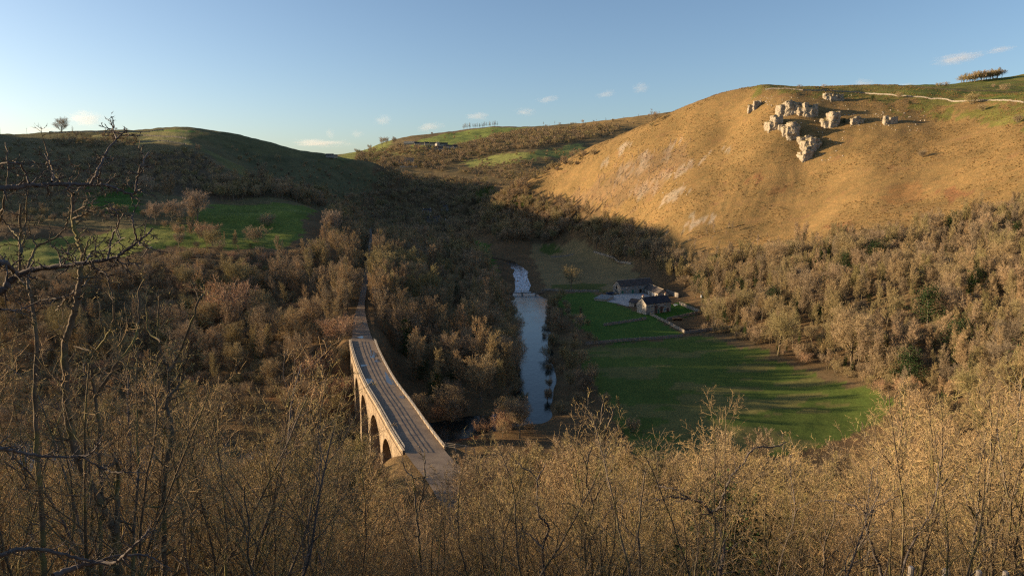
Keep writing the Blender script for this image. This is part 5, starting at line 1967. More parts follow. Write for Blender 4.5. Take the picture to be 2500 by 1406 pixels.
# zone: polygon of ground pixels, spacing, heights, kinds, individuals, name, label, group
MID_R = ['round0', 'round1', 'round2', 'round3']
SL = ['slender0', 'slender1', 'slender2', 'slender3']
IV = ['ivy0', 'ivy1']
SH = ['shrub0', 'shrub1', 'shrub2']
FARK = ['farround0', 'farround1', 'farround2', 'farslender0', 'farslender1']
FSH = ['farshrub0', 'farshrub1']
ZONES = [
    dict(px=[(1690, 690), (1720, 640), (1850, 622), (1960, 612), (2100, 600), (2220, 575), (2350, 545), (2499, 500), (2620, 560), (2620, 900), (2560, 1010), (2260, 960), (2060, 900), (1900, 840), (1790, 800), (1730, 790), (1690, 740)], sp=4.9, h=(7, 15), kinds=MID_R * 2 + ['dome'] + SL * 6 + IV * 4 + ['evergreen0', 'evergreen1'] + SH * 2, n=70,
         name='bare_tree', label='bare winter tree in the sunlit wood right of the big field', group='trees of the sunlit wood right of the big field'),
    dict(px=[(1232, 480), (1300, 480), (1400, 505), (1540, 560), (1620, 620), (1690, 660), (1700, 700), (1650, 700), (1570, 655), (1450, 602), (1390, 578), (1290, 586), (1225, 600), (1190, 560)], sp=6.5, h=(10, 17), kinds=MID_R + SL * 2 + FSH, n=30,
         name='bare_tree', label='bare tree in the shaded wood at the foot of the golden hill', group='trees of the shaded wood at the foot of the golden hill'),
    dict(px=[(1352, 735), (1385, 735), (1440, 800), (1470, 835), (1420, 850), (1440, 900), (1520, 1010), (1560, 1075), (1400, 1085), (1350, 1010), (1345, 900)], sp=7.5, h=(5, 9), kinds=MID_R * 2 + SL + SH * 3, n=22,
         name='bare_tree', label='bare tree on the bank between river and big field', group='trees between the river and the big field'),
    dict(px=[(925, 640), (1010, 600), (1100, 588), (1150, 620), (1190, 700), (1225, 730), (1235, 800), (1245, 900), (1265, 960), (1235, 1020), (1150, 1040), (1060, 1000), (985, 900), (925, 800), (915, 740)], sp=7.6, h=(12, 20), kinds=MID_R * 2 + SL * 3 + IV, n=32,
         name='bare_tree', label='bare tree in the dark wood between viaduct path and river', group='trees of the dark wood between viaduct path and river'),
    dict(px=[(800, 525), (860, 520), (896, 560), (896, 600), (888, 680), (872, 760), (846, 800), (720, 780), (590, 715), (620, 690), (720, 660), (805, 615)], sp=8.2, h=(10, 17), kinds=MID_R * 2 + ['dome'] * 3 + SL * 4 + IV + SH, n=40,
         name='bare_tree', label='bare tree in the wood left of the railway path', group='trees of the wood left of the railway path'),
    dict(px=[(0, 725), (160, 715), (330, 690), (480, 668), (560, 665), (580, 710), (720, 790), (835, 820), (790, 870), (690, 960), (560, 960), (300, 940), (0, 960), (-120, 900), (-120, 700)], sp=8.6, h=(9, 16), kinds=MID_R * 3 + ['dome'] * 4 + SL * 3 + IV + SH * 2 + ['russet0'], n=55,
         name='bare_tree', label='bare tree in the hollow left of the viaduct', group='trees of the hollow left of the viaduct'),
    dict(px=[(700, 950), (790, 860), (838, 838), (846, 880), (880, 1000), (800, 1010)], sp=4.2, h=(4, 8), kinds=['russet0', 'russet1', 'shrub0'], n=16,
         name='russet_bush', label='russet bush on the sunlit bank left of the viaduct', group='russet bushes on the sunlit bank left of the viaduct', cat='bush'),
    dict(px=[(1000, 1000), (1120, 1000), (1250, 1030), (1310, 1060), (1200, 1080), (1090, 1075)], sp=4.6, h=(5, 11), kinds=SH + ['russet0', 'russet1', 'round0', 'round2'], n=18, dmin=140, bank=-3.5,
         name='bare_tree', label='bare tree on the near river bank right of the viaduct', group='trees on the near river bank right of the viaduct'),
    dict(px=[(0, 690), (160, 680), (330, 640), (440, 615), (560, 628), (700, 622), (770, 612), (810, 620), (700, 700), (760, 790), (835, 830), (790, 880), (700, 980), (560, 985), (300, 960), (0, 970), (-120, 900), (-120, 700)], sp=4.2, h=(4.5, 8), kinds=SH * 4 + ['russet0'], n=25,
         name='bush', label='low bare bush in the scrub left of the viaduct', group='bushes of the scrub left of the viaduct', cat='bush'),
    dict(px=[(1690, 800), (1760, 818), (1900, 866), (2060, 920), (2200, 975), (2260, 965), (2060, 890), (1900, 835), (1790, 800)], sp=4.0, h=(4, 9), kinds=SH * 3 + ['russet0', 'slender1', 'ivy0'], n=25,
         name='bush', label='low bare bush at the foot of the sunlit wood by the big field', group='bushes at the foot of the sunlit wood by the big field', cat='bush'),
    dict(px=[(1225, 730), (1250, 735), (1258, 800), (1262, 900), (1285, 1000), (1230, 1020), (1240, 900), (1235, 800)], sp=4.5, h=(6, 12), kinds=MID_R + SH * 2 + ['dome'], n=11, bank=-2.5,
         name='bare_tree', label='bare tree leaning over the near side of the river pool', group='trees leaning over the near side of the river pool'),
    dict(px=[(1338, 735), (1352, 735), (1360, 800), (1345, 900), (1350, 1010), (1330, 1010), (1322, 900), (1330, 800)], sp=4.5, h=(4, 8), kinds=MID_R + SH * 2, n=11, bank=-2.5,
         name='bare_tree', label='bare tree leaning over the farm side of the river pool', group='trees leaning over the farm side of the river pool'),
    dict(px=[(2170, 1000), (2260, 965), (2400, 960), (2620, 880), (2640, 1080), (2450, 1090), (2250, 1060)], sp=5.0, h=(6, 12), kinds=SL * 3 + IV + MID_R + SH * 3, n=22, dmin=112,
         name='bare_tree', label='bare tree on the bank between thicket and sunlit wood at far right', group='trees between the thicket and the sunlit wood at far right'),
    dict(px=[(-140, 985), (300, 965), (560, 990), (700, 990), (860, 1015), (900, 1075), (700, 1110), (300, 1100), (-140, 1090)], sp=5.2, h=(5, 10), kinds=SL + IV + MID_R * 2 + SH * 4 + ['russet0'], n=22, dmin=108,
         name='bare_tree', label='bare tree on the river bank below the left thicket', group='trees on the river bank below the left thicket'),
    dict(px=[(395, 552), (440, 545), (480, 540), (525, 575), (585, 625), (480, 640), (430, 605)], sp=9, h=(6, 10), kinds=MID_R + SH * 2 + SL, n=14, keep=.55,
         name='bare_tree', label='bare tree or bush along the edge of the sunlit left field', group='trees along the edge of the sunlit left field'),
    dict(px=[(0, 552), (0, 500), (240, 515), (330, 525), (460, 512), (420, 532), (200, 545)], sp=7, h=(6, 9), kinds=MID_R + SH * 2, n=16,
         name='bare_tree', label='bare tree in the belt above the sunlit left field', group='trees of the belt above the sunlit left field'),
    dict(px=[(520, 490), (640, 485), (780, 510), (800, 490), (700, 465), (600, 455), (520, 470)], sp=7, h=(12, 18), kinds=MID_R + SL + FSH, n=14,
         name='bare_tree', label='bare tree in the dark belt above the green left field', group='trees of the dark belt above the green left field'),
    dict(px=[(0, 395), (180, 402), (330, 388), (480, 375), (560, 428), (640, 470), (700, 478), (600, 455), (520, 480), (330, 470), (200, 500), (0, 495)], sp=6.7, h=(4.6, 9.8), kinds=FARK + FSH * 3, n=20,
         name='bare_tree', label='small bare tree in the scrub on the shaded left hillside', group='trees of the scrub on the shaded left hillside'),
    dict(px=[(520, 352), (700, 395), (900, 430), (980, 440), (880, 500), (790, 490), (690, 455), (600, 400)], sp=11.1, h=(3.4, 8.5), kinds=FARK + FSH * 4, n=0, name='scrub', label=''),
    dict(px=[(900, 600), (860, 520), (830, 490), (900, 480), (990, 432), (1100, 440), (1230, 455), (1260, 480), (1200, 540), (1180, 580), (1060, 575), (990, 600)], sp=7.4, h=(8.0, 14.6), kinds=FARK * 2 + FSH, n=18, dmin=500,
         name='bare_tree', label='bare tree on the shaded slopes where the valley bends', group='trees on the shaded slopes where the valley bends'),
    dict(px=[(870, 398), (870, 378), (985, 362), (1000, 366), (1110, 372), (1160, 350), (1290, 322), (1420, 312), (1520, 310), (1500, 330), (1420, 345), (1300, 365), (1190, 380), (1110, 400), (1080, 422), (960, 408)], sp=8.9, h=(9.2, 15.9), kinds=FARK * 2 + FSH, n=0, dmin=1150, name='w', label=''),
    dict(px=[(1110, 420), (1180, 405), (1300, 398), (1420, 378), (1450, 380), (1400, 410), (1290, 445), (1230, 440), (1150, 430)], sp=8.1, h=(5.8, 11.0), kinds=FARK + FSH * 2, n=0, dmin=1100, name='w', label=''),
    dict(px=[(1400, 480), (1480, 420), (1560, 380), (1650, 345), (1690, 345), (1660, 400), (1590, 470), (1500, 520), (1440, 505)], sp=6, h=(3.4, 7.3), kinds=['birch0', 'birch1'], n=90, keep=.85,
         name='birch_sapling', label='pale leafless sapling on the scree of the golden hill', group='pale saplings on the scree', cat='sapling'),
    dict(px=[(1640, 600), (1700, 560), (1800, 560), (1960, 575), (2100, 570), (2220, 545), (2350, 515), (2350, 540), (2100, 595), (1850, 618), (1700, 640)], sp=6.7, h=(3.4, 8.5), kinds=['birch0', 'birch1', 'shrub0', 'slender0', 'slender2'], n=35, keep=.6,
         name='birch_sapling', label='thin leafless sapling along the lower edge of the golden hill', group='thin saplings along the lower edge of the golden hill', cat='sapling'),
    dict(px=[(120, 345), (180, 336), (300, 336), (340, 345), (300, 365), (150, 358)], sp=7.4, h=(5.8, 11.0), kinds=FARK + FSH, n=16, dmin=500,
         name='bare_tree', label='small bare tree around the lone crown on the left skyline', group='small trees around the lone skyline tree'),
]
MASS_P, MASS_R, MASS_S, MASS_K = [], [], [], []
prng = random.Random(77)
for zi, z in enumerate(ZONES):
    poly = wpoly(z['px'], z.get('dmin', 130))
    pts = scatter(poly, z['sp'], 500 + zi, bank=z.get('bank', 1.5))
    if z.get('keep'):
        pts = [p for p in pts if prng.random() < z['keep']]
    pts.sort(key=lambda p: math.hypot(*p))
    cnt = 0
    for (x, y) in pts:
        g = gz(x, y)
        key = prng.choice(z['kinds'])
        h = prng.uniform(*z['h']) * (1 if 'shrub' not in key and 'russet' not in key else .55) * (1.3 if prng.random() < .22 else 1.0)
        if cnt < z['n'] and in_view(x, y, g + h * .7, 0):
            cnt += 1
            nm, cat, lb, gr = z['name'], z.get('cat', 'tree'), z['label'], z['group']
            if nm == 'bare_tree' and key[:3] != 'far':
                if 'shrub' in key or 'russet' in key:
                    nm, cat, lb, gr = 'bush', 'bush', lb.replace('bare tree or bush', 'bush').replace('bare winter tree', 'low bare bush').replace('small bare tree', 'low bare bush').replace('bare tree', 'low bare bush'), gr.replace('small trees', 'bushes').replace('trees', 'bushes')
                elif 'ivy' in key:
                    nm, lb, gr = 'ivy_clad_tree', lb.replace('bare tree or bush', 'ivy clad tree').replace('bare winter tree', 'ivy clad tree').replace('bare tree', 'ivy clad tree'), gr.replace('trees', 'ivy clad trees')
                elif 'evergreen' in key:
                    nm, lb, gr = 'evergreen_tree', lb.replace('bare winter tree', 'dark evergreen'), gr.replace('trees', 'evergreens')
            plant(key, (x, y, g), h, prng.uniform(0, 6.28), nm, lb, cat, gr)
        else:
            MASS_P.append((x, y, g))
            MASS_R.append(prng.uniform(0, 6.28))
            MASS_S.append(h / PROTO[key]['H'])
            MASS_K.append(key)
    print('zone', zi, len(pts), cnt)


# tall trees lining the old railway beyond the viaduct
for side in (-1, 1):
    ss = VF + 42.0
    while ss < VF + 330 and ss < len(RAIL_C) - 4:
        o2 = side * prng.uniform(6.0, 9.5)
        p_, t_, n_ = rail_frame(ss)
        x, y = p_ + n_ * o2
        nm = 'left' if side < 0 else 'right'
        plant(prng.choice(SL + ['slender1', 'slender3', 'ivy0']), (x, y, gz(x, y)), prng.uniform(14, 21), prng.uniform(0, 6.28), 'lineside_tree', 'tall slender tree lining the %s side of the railway path beyond the viaduct' % nm, 'tree', 'trees lining the %s side of the railway path' % nm, .8)
        ss += prng.uniform(5.5, 9.5)

# ------------------------------------------------------------------ trees and bushes with a look of their own
def own(key, u, v, H, label, name='bare_tree', cat='tree', dmin=130, sx=1.0, world=None):
    p = world or W(u, v, dmin)
    return plant(key, p, H, prng.uniform(0, 6.28), name, label, cat, None, sx)


own('oak', 1395, 708, 18, 'big spreading bare tree standing alone at the foot of the straw meadow', 'oak_tree')
own('dome', 0, 0, 17.5, 'large dome shaped bare tree with sunlit crown right of the viaduct', world=(-21, 232, gz(-21, 232)))
own('dome', 0, 0, 14.5, 'broad bare tree half in shadow in front of the dome shaped one', world=(-17.5, 192, gz(-17.5, 192)), sx=1.1)
own('round1', 0, 0, 12, 'twisted sunlit tree leaning over the near river bend', world=(2, 176, gz(2, 176)))
own('ivy1', 0, 0, 15, 'ivy clad tree clump right of the path beyond the viaduct', 'ivy_clad_tree', world=(-38, 236, gz(-38, 236)), sx=1.5)
own('slender3', 0, 0, 19, 'tall many stemmed sunlit tree right of the path beyond the viaduct', world=(-50, 268, gz(-50, 268)), sx=1.3)
own('slender1', 0, 0, 18, 'upright pale tree beside the ivy clad clump right of the path', world=(-38, 252, gz(-38, 252)), sx=1.4)
own('dome', 0, 0, 15, 'round olive brown tree left of the path just beyond the viaduct', world=(-66, 248, gz(-66, 248)), sx=1.1)
own('russet0', 0, 0, 8.5, 'large russet bush against the far left end of the viaduct', 'russet_bush', 'bush', world=(-57, 222, gz(-57, 222)), sx=1.2)
own('russet1', 0, 0, 8, 'pale russet bush hanging over the bank left of the viaduct', 'russet_bush', 'bush', world=(-63, 208, gz(-63, 208)), sx=1.2)
own('pale0', 482, 540, 22, 'large rounded tree with ivy heart at the corner of the green left field', sx=1.1)
own('pale1', 420, 548, 17, 'broad pale brown tree left of the large one at the field corner', sx=1.15)
own('pale0', 380, 548, 15, 'rounded tree at the left end of the sunlit field clump')
own('russet0', 505, 590, 11, 'russet bush in front of the large tree at the field corner', 'russet_bush', 'bush')
own('slender3', 410, 500, 22, 'tall ivy stemmed tree rising above the field clump', sx=1.2)
own('pale1', 350, 480, 18, 'pale tree behind the field clump on the left')
own('pale0', 812, 580, 20, 'pale silvery tree at the right end of the green left field')
own('shrub0', 625, 592, 9, 'sunlit bush standing in the green left field', 'bush', 'bush', sx=1.4)
own('shrub1', 655, 552, 8, 'dark bush in the upper part of the green left field', 'bush', 'bush', sx=1.4)
own('evergreen0', 612, 608, 3.5, 'dark evergreen bush below the sunlit bush in the left field', 'evergreen_bush', 'bush')
own('shrub2', 175, 612, 4, 'lone thorn bush in the sunlit strip of the left field', 'bush', 'bush', sx=1.3)
own('russet1', 560, 790, 17, 'orange brown rounded tree in the sun above the hollow', 'russet_tree', 'tree', sx=1.2)
own('round1', 585, 730, 19, 'bright ochre tree at the top of the orange brown clump')
own('dome', 0, 0, 27, 'lone round headed tree on the left skyline', 'skyline_tree', world=C(150, 331, 960), sx=1.1)
for (x, y, h, lb) in ((-24, 206, 10, 'tall evergreen added to darken the shade just right of the viaduct'), (-19, 214, 8, 'evergreen added as shade behind the tall one right of the viaduct'), (-30, 219, 9, 'evergreen added as shade against the far half of the right parapet')):
    own('evergreen1', 0, 0, h, lb, 'evergreen_tree', world=(x, y, gz(x, y)))  # added trees: their dark leaves stand in for the shade beside the viaduct
own('evergreen1', 2075, 850, 13, 'dark green evergreen at the lower edge of the sunlit wood', 'evergreen_tree')
own('evergreen0', 2130, 890, 12, 'dark evergreen right beside the first at the edge of the sunlit wood', 'evergreen_tree')
own('evergreen1', 2000, 790, 8, 'evergreen half hidden among the bare trees above the field corner', 'evergreen_tree')
own('evergreen0', 1850, 690, 7, 'small evergreen at the upper left of the sunlit wood', 'evergreen_tree')
own('oak', 2105, 640, 18, 'bare open branched tree standing above the sunlit wood', 'oak_tree')
own('oak', 1745, 800, 17, 'wide bare tree beside the farm garden', 'oak_tree')
own('dome', 2080, 900, 24, 'big rounded olive tree at the edge of the big field')
own('dome', 1900, 868, 20, 'rounded bushy tree at the field corner nearest the farm')
HT = dict(name='hawthorn_bush', cat='bush')
own('hawthorn0', 1951, 219, 4.5, 'left of the two wind bent thorns on the hill skyline', dmin=300, **HT)
own('hawthorn0', 2011, 218, 4.5, 'right of the two wind bent thorns on the hill skyline', dmin=300, **HT)
own('hawthorn0', 1872, 219, 3, 'small thorn at the left end of the brow wall', dmin=300, **HT)
own('shrub0', 2195, 240, 5, 'round thorn bush beside the middle of the brow wall', dmin=300, sx=1.2, **HT)
own('shrub1', 2374, 255, 9, 'large dark thorn bush in front of the brow wall', dmin=300, sx=1.2, **HT)
own('shrub2', 2398, 272, 5.5, 'grey thorn bush just below the large dark one', dmin=300, sx=1.2, **HT)
own('shrub0', 2485, 300, 5, 'thorn bush with long shadow near the right end of the slope', dmin=300, sx=1.2, **HT)
own('shrub1', 2253, 384, 5, 'lone thorn bush in the middle of the golden slope', dmin=200, sx=1.2, **HT)
own('evergreen1', 2128, 247, 5.5, 'dark green juniper bush under the brow', 'evergreen_bush', 'bush', dmin=300, sx=1.3)
own('evergreen0', 2060, 302, 5, 'dark yew clinging behind the isolated limestone tower', 'evergreen_bush', 'bush', dmin=300)
own('evergreen0', 2222, 256, 3.5, 'low green juniper on the grassy brow', 'evergreen_bush', 'bush', dmin=300, sx=1.4)
own('oak', 2449, 236, 12, 'bare tree in the flat field behind the brow wall', 'oak_tree', dmin=400, world=C(2449, 233, 640))
own('shrub0', 2425, 216, 5, 'bush on the hilltop field below the copse', 'hawthorn_bush', 'bush', dmin=400, world=C(2425, 216, 800))
own('hawthorn0', 2308, 214, 6, 'dark leaning thorn on the flat skyline', 'hawthorn_bush', 'bush', world=C(2308, 213.5, 800), sx=1.4)
own('hawthorn0', 2290, 214, 5, 'smaller leaning thorn on the flat skyline', 'hawthorn_bush', 'bush', world=C(2290, 213.5, 800), sx=1.4)
for k in range(34):
    u = 2352 + k * 2.6 + prng.uniform(-2, 2)
    p = C(u, 203 - k * .2, 960)
    own(prng.choice(['farround0', 'farround1', 'slender3', 'slender1']), 0, 0, prng.uniform(10, 15), 'leafless tree of the small copse on the right skyline', world=(p[0], p[1] + prng.uniform(-14, 14), gz(p[0], p[1])), name='copse_tree', sx=1.4)['group'] = 'copse on the right skyline'
for k in range(22):
    u = 1130 + k * 4.0 + prng.uniform(-2, 2)
    p = C(u, 314, 2190)
    own('farslender0', 0, 0, prng.uniform(15, 20), 'leafless tree in the shelter belt on the far hilltop', world=(p[0], p[1], gz(p[0], p[1])), sx=1.4, name='shelter_belt_tree')['group'] = 'shelter belt on the far hilltop'
for (u, v, h, lb) in ((932, 356, 30, 'tallest rounded tree on the far skyline left of the village'), (945, 353, 26, 'rounded tree right of the tallest on the far skyline'), (962, 350, 24, 'isolated rounded tree on the far skyline next to the green field'), (905, 366, 20, 'low wide tree on the far skyline slope'), (870, 372, 16, 'small tree on the far skyline near the gap')):
    p = W(u, v + 4, 1300)
    own('farround%d' % prng.randrange(3), 0, 0, h, lb, world=p)
for k in range(26):
    u, v = prng.uniform(1050, 1290), prng.uniform(322, 345)
    p = W(u, v, 1400)
    MASS_P.append(p); MASS_R.append(k); MASS_S.append(prng.uniform(.7, 1.3)); MASS_K.append(prng.choice(FSH))
for k in range(60):
    u, v = prng.uniform(1150, 1430), prng.uniform(362, 405)
    p = W(u, v, 1200)
    MASS_P.append(p); MASS_R.append(k); MASS_S.append(prng.uniform(.7, 1.3)); MASS_K.append(prng.choice(FSH))
for k in range(70):
    u, v = prng.uniform(0, 330), prng.uniform(345, 400)
    p = W(u, v, 400)
    MASS_P.append(p); MASS_R.append(k); MASS_S.append(prng.uniform(.4, 1.1)); MASS_K.append(prng.choice(FSH))
for k in range(45):
    u, v = prng.uniform(1300, 1600), prng.uniform(280, 318)
    p = W(u, v, 1300)
    MASS_P.append(p); MASS_R.append(k); MASS_S.append(prng.uniform(.7, 1.6)); MASS_K.append(prng.choice(FSH + FARK))
for k in FARK + FSH:
    if PROTO[k]['objs'] is None:
        own(k, prng.uniform(1000, 1200), 430, 8, 'bare tree at the shadow edge on the far slope', dmin=900)
stuff('woodland', 'mass of leafless woodland filling the valley sides', MASS_P, MASS_R, MASS_S, MASS_K)
print('mass', len(MASS_P))

# loose stones around the crags
SP, SRr, SS = [], [], []
for (u0, u1, v0, v1, n) in ((1895, 2080, 232, 330, 70), (1955, 2060, 330, 395, 40), (2080, 2260, 268, 320, 60), (1830, 1900, 235, 262, 25), (1500, 1720, 360, 480, 40)):
    for k in range(n):
        p = W(prng.uniform(u0, u1), prng.uniform(v0, v1), 300)
        SP.append(p)
        SRr.append(prng.uniform(.25, .75))
vs, fs = [], []
for p, s in zip(SP, SRr):
    n = len(vs)
    a = prng.uniform(0, 3)
    for (x, y, z) in ((-1, -.7, -.6), (1, -.6, -.6), (.9, .7, -.6), (-.8, .8, -.6), (-.6, -.5, .5), (.7, -.4, .7), (.5, .5, .6), (-.6, .4, .45)):
        x2 = x * math.cos(a) - y * math.sin(a)
        y2 = x * math.sin(a) + y * math.cos(a)
        vs.append((p[0] + s * x2 * prng.uniform(.7, 1.2), p[1] + s * y2, p[2] + s * z * .8))
    fs += [tuple(n + i for i in f) for f in ((4, 5, 6, 7), (0, 1, 5, 4), (1, 2, 6, 5), (2, 3, 7, 6), (3, 0, 4, 7))]
tag(link('loose_stones', mesh_of('loose_stones', vs, fs), M_ROCK2), 'scattered loose limestone around the crags', kind='stuff')


# tussocks of dry grass on the golden hill
def make_tussock(key, seed):
    t = Tree(seed)
    n = 26
    a = t.r.uniform(0, 6.28, n)
    d = np.stack([np.cos(a) * .55, np.sin(a) * .55, t.r.uniform(.4, 1.0, n)], 1) * t.r.uniform(.5, 1.0, (n, 1))
    t.tp.append(t.r.normal(0, .12, (n, 3)) * np.array([1, 1, 0]))
    t.td.append(d)
    t.tw.append(np.full(n, .28))
    return t.crown_mesh('tussock', M_TUSS)


M_TUSS = twig_mat('dry tussock', [(0, (.19, .12, .05)), (.4, (.25, .165, .07)), (.7, (.22, .14, .055)), (1, (.30, .215, .105))])
ts = link('grass_tussock', make_tussock('t', 301), None, None, W(1990, 470, 200))
tag(ts, 'dry golden grass tussock in the middle of the hillside', 'grass', 'tussocks on the hillside')
ts2 = link('grass_tussock', make_tussock('t', 302), None, None, W(2150, 420, 200))
tag(ts2, 'dry golden grass tussock on the open slope', 'grass', 'tussocks on the hillside')
PROTO['tus0'] = dict(objs=[ts])
PROTO['tus1'] = dict(objs=[ts2])
GPp, GRr, GSs, GKk = [], [], [], []
R2 = np.random.default_rng(8)
gx, gy = R2.uniform(-20, 420, 60000), R2.uniform(330, 800, 60000)
mm = in_poly(gx, gy, HILL) & (fbm(gx / 30, gy / 30, 611, 3) > -.35)
gx, gy = gx[mm][:17000], gy[mm][:17000]
gzz = ground(gx, gy)
for x, y, z in zip(gx, gy, gzz):
    GPp.append((x, y, z - .05))
    GRr.append(x * 7 % 6.28)
    GSs.append(.45 + .55 * ((x * 13.7 + y * 3.1) % 1))
    GKk.append('tus0' if int(x * 10) % 2 else 'tus1')
stuff('hill_grass', 'dry golden grass covering the steep hillside', GPp, GRr, GSs, GKk)

# ------------------------------------------------------------------ the thicket below the viewpoint
TOP_U = [-200, 0, 200, 400, 520, 640, 720, 800, 880, 950, 985, 1020, 1050, 1110, 1150, 1165, 1250, 1330, 1420, 1500, 1560, 1620, 1700, 1800, 1900, 2000, 2120, 2220, 2320, 2420, 2500, 2700]
TOP_V = [740, 770, 790, 760, 780, 860, 930, 1010, 1075, 1120, 1130, 1105, 1160, 1225, 1150, 1075, 1060, 1035, 1010, 1000, 1040, 1085, 1050, 1040, 1070, 1050, 1000, 960, 920, 880, 850, 800]
TH_P, TH_R, TH_S, TH_K = [], [], [], []
cands = []
trng = random.Random(31)


def near_scatter(y0, y1, sp, seed):
    R = np.random.default_rng(seed)
    poly = [(-.9 * y0 - 6, y0), (.9 * y0 + 6, y0), (.9 * y1 + 6, y1), (-.9 * y1 - 6, y1)]
    return scatter(poly, sp, seed)


for (y0, y1, sp, seed) in ((9, 16, 2.1, 1), (16, 28, 2.2, 2), (28, 48, 2.9, 3), (48, 75, 3.9, 4), (75, 122, 4.8, 5)):
    for (x, y) in near_scatter(y0, y1, sp, 900 + seed):
        g = gz(x, y)
        u, _ = project(x, y, g + 4)
        vt = np.interp(u, TOP_U, TOP_V) + (trng.uniform(-85, 20) if (trng.random() < .2 and y < 40 and not 860 < u < 1180) else trng.uniform(0, 150))
        q = (703.0 - vt) / FPX
        # height of that sight line above the ground here
        h = CAMZ + y * slope_of(vt) - g
        if h < 1.0:
            continue
        hm = 9.5 if y < 45 else 14.0
        if h > hm:
            h = trng.uniform(.68, 1.0) * hm
        md = 'mid' if y > 30 else ''
        if y < 22 and h < 3.4:
            continue
        if h < 3.4:
            key = md + trng.choice(['thicket0', 'thicket1'])
        else:
            key = md + trng.choice(['sapling0', 'sapling1', 'sapling2', 'sapling3', 'thicket0'] if md else ['sapling0', 'sapling1', 'sapling2', 'sapling3', 'sapling4', 'sapling2', 'sapling4'] + (['thicket0'] if y > 20 else []))
            if 'thicket' in key:
                h = min(h, trng.uniform(3.5, 5.5))
            elif h > 9.6:
                key = trng.choice(['slender1', 'slender3', 'round1', 'midsapling2', 'ivy1'])
        cands.append((h / y, key, x, y, g, h))
cands.sort(reverse=True)
cnt = {'s': 0, 't': 0}
for (_, key, x, y, g, h) in cands:
    kk = 't' if 'thicket' in key else 's'
    lim = 170 if kk == 's' else 90
    if cnt[kk] < lim and in_view(x, y, g + h * .8, 0):
        cnt[kk] += 1
        side = 'left' if x < -.16 * y else ('right' if x > .3 * y else 'middle')
        if kk == 's':
            plant(key, (x, y, g), h, trng.uniform(0, 6.28), 'bare_sapling', 'slender bare sapling in the sunlit thicket below the viewpoint, %s of the picture' % side, 'sapling', 'saplings of the thicket, ' + side)
        else:
            plant(key, (x, y, g), h, trng.uniform(0, 6.28), 'twiggy_bush', 'dense twiggy bush in the thicket below the viewpoint, %s of the picture' % side, 'bush', 'bushes of the thicket, ' + side)
    else:
        TH_P.append((x, y, g))
        TH_R.append(trng.uniform(0, 6.28))
        TH_S.append(h / PROTO[key]['H'])
        TH_K.append(key)
for k in range(34):
    y = trng.uniform(9.5, 22)
    x = (-.74 + 1.5 * (k + trng.uniform(0, 1)) / 34) * y
    g = gz(x, y)
    u = project(x, y, g + 4)[0]
    h = min(9.0, CAMZ + y * slope_of(np.interp(u, TOP_U, TOP_V) + trng.uniform(-60, 160)) - g)
    if h < 3.0 or 880 < u < 1160:
        continue
    side = 'left' if x < -.16 * y else ('right' if x > .3 * y else 'middle')
    plant('pole%d' % (k % 4), (x, y, g), h, trng.uniform(0, 6.28), 'thicket_tree', 'dark stemmed young tree standing out of the thicket, %s of the picture' % side, 'tree', 'dark stemmed trees of the thicket, ' + side)
print('thicket', len(cands), cnt, len(TH_P))
for (u, v, h, d, lb) in ((1370, 1190, 7, 62, 'dark green evergreen bush in the middle of the thicket'), (1760, 1330, 5.5, 24, 'dark evergreen shrub low in the thicket at right of centre')):
    x = C(u, v, d)[0]
    plant('evergreen0', (x, d, gz(x, d)), h, 1.0, 'evergreen_bush', lb, 'bush')
# trees further along the bank, left of the picture: they keep the low sun off the near stems
for k in range(26):
    y = 4 + 56 * (k + trng.uniform(0, 1)) / 26
    x = -(.86 * y + 13) - trng.uniform(0, 24)
    key = trng.choice(['dome', 'round0', 'ivy0', 'ivy1', 'round2'])
    TH_P.append((x, y, gz(x, y)))
    TH_R.append(trng.uniform(0, 6.28))
    TH_S.append(trng.uniform(10, 14) / PROTO[key]['H'])
    TH_K.append(key)
for k in sorted(set(TH_K)):
    if PROTO[k]['objs'] is None:
        i = TH_K.index(k)
        plant(k, TH_P[i], PROTO[k]['H'] * TH_S[i], TH_R[i], 'twiggy_bush' if 'thicket' in k else 'bare_sapling', 'bare thicket plant far down the bank near the viaduct', 'bush', 'plants far down the bank')
        for a in (TH_P, TH_R, TH_S, TH_K):
            a.pop(i)
if TH_P:
    stuff('thicket', 'mass of bare shrubs on the bank below the viewpoint', TH_P, TH_R, TH_S, TH_K)
# brambles and dead stalks between the stems
BP, BR, BS, BK = [], [], [], []
for (y0, y1, sp, seed) in ((10, 18, 2.2, 11), (18, 40, 2.4, 12), (40, 75, 3.2, 13), (75, 122, 4.2, 14)):
    for (x, y) in near_scatter(y0, y1, sp, 950 + seed):
        g = gz(x, y)
        s = trng.uniform(.7, 1.5) * (1 if y < 40 else 1.6)
        if CAMZ + y * slope_of(1390 if y < 7 else np.interp(project(x, y, g)[0], TOP_U, TOP_V)) - g < s * 1.4:
            continue
        BP.append((x, y, g))
        BR.append(trng.uniform(0, 6.28))
        BS.append(s)
        BK.append(trng.choice(['bramble0', 'bramble1']))
for k in ('bramble0', 'bramble1'):
    i = BK.index(k)
    plant(k, BP[i], 1.6 * BS[i], BR[i], 'bramble', 'low arching bramble clump at the bottom of the thicket', 'bramble', 'bramble clumps at the bottom of the thicket')
    for a in (BP, BR, BS, BK):
        a.pop(i)
stuff('undergrowth', 'tangle of dead stalks and brambles between the stems', BP, BR, BS, BK)
print('brambles', len(BP))


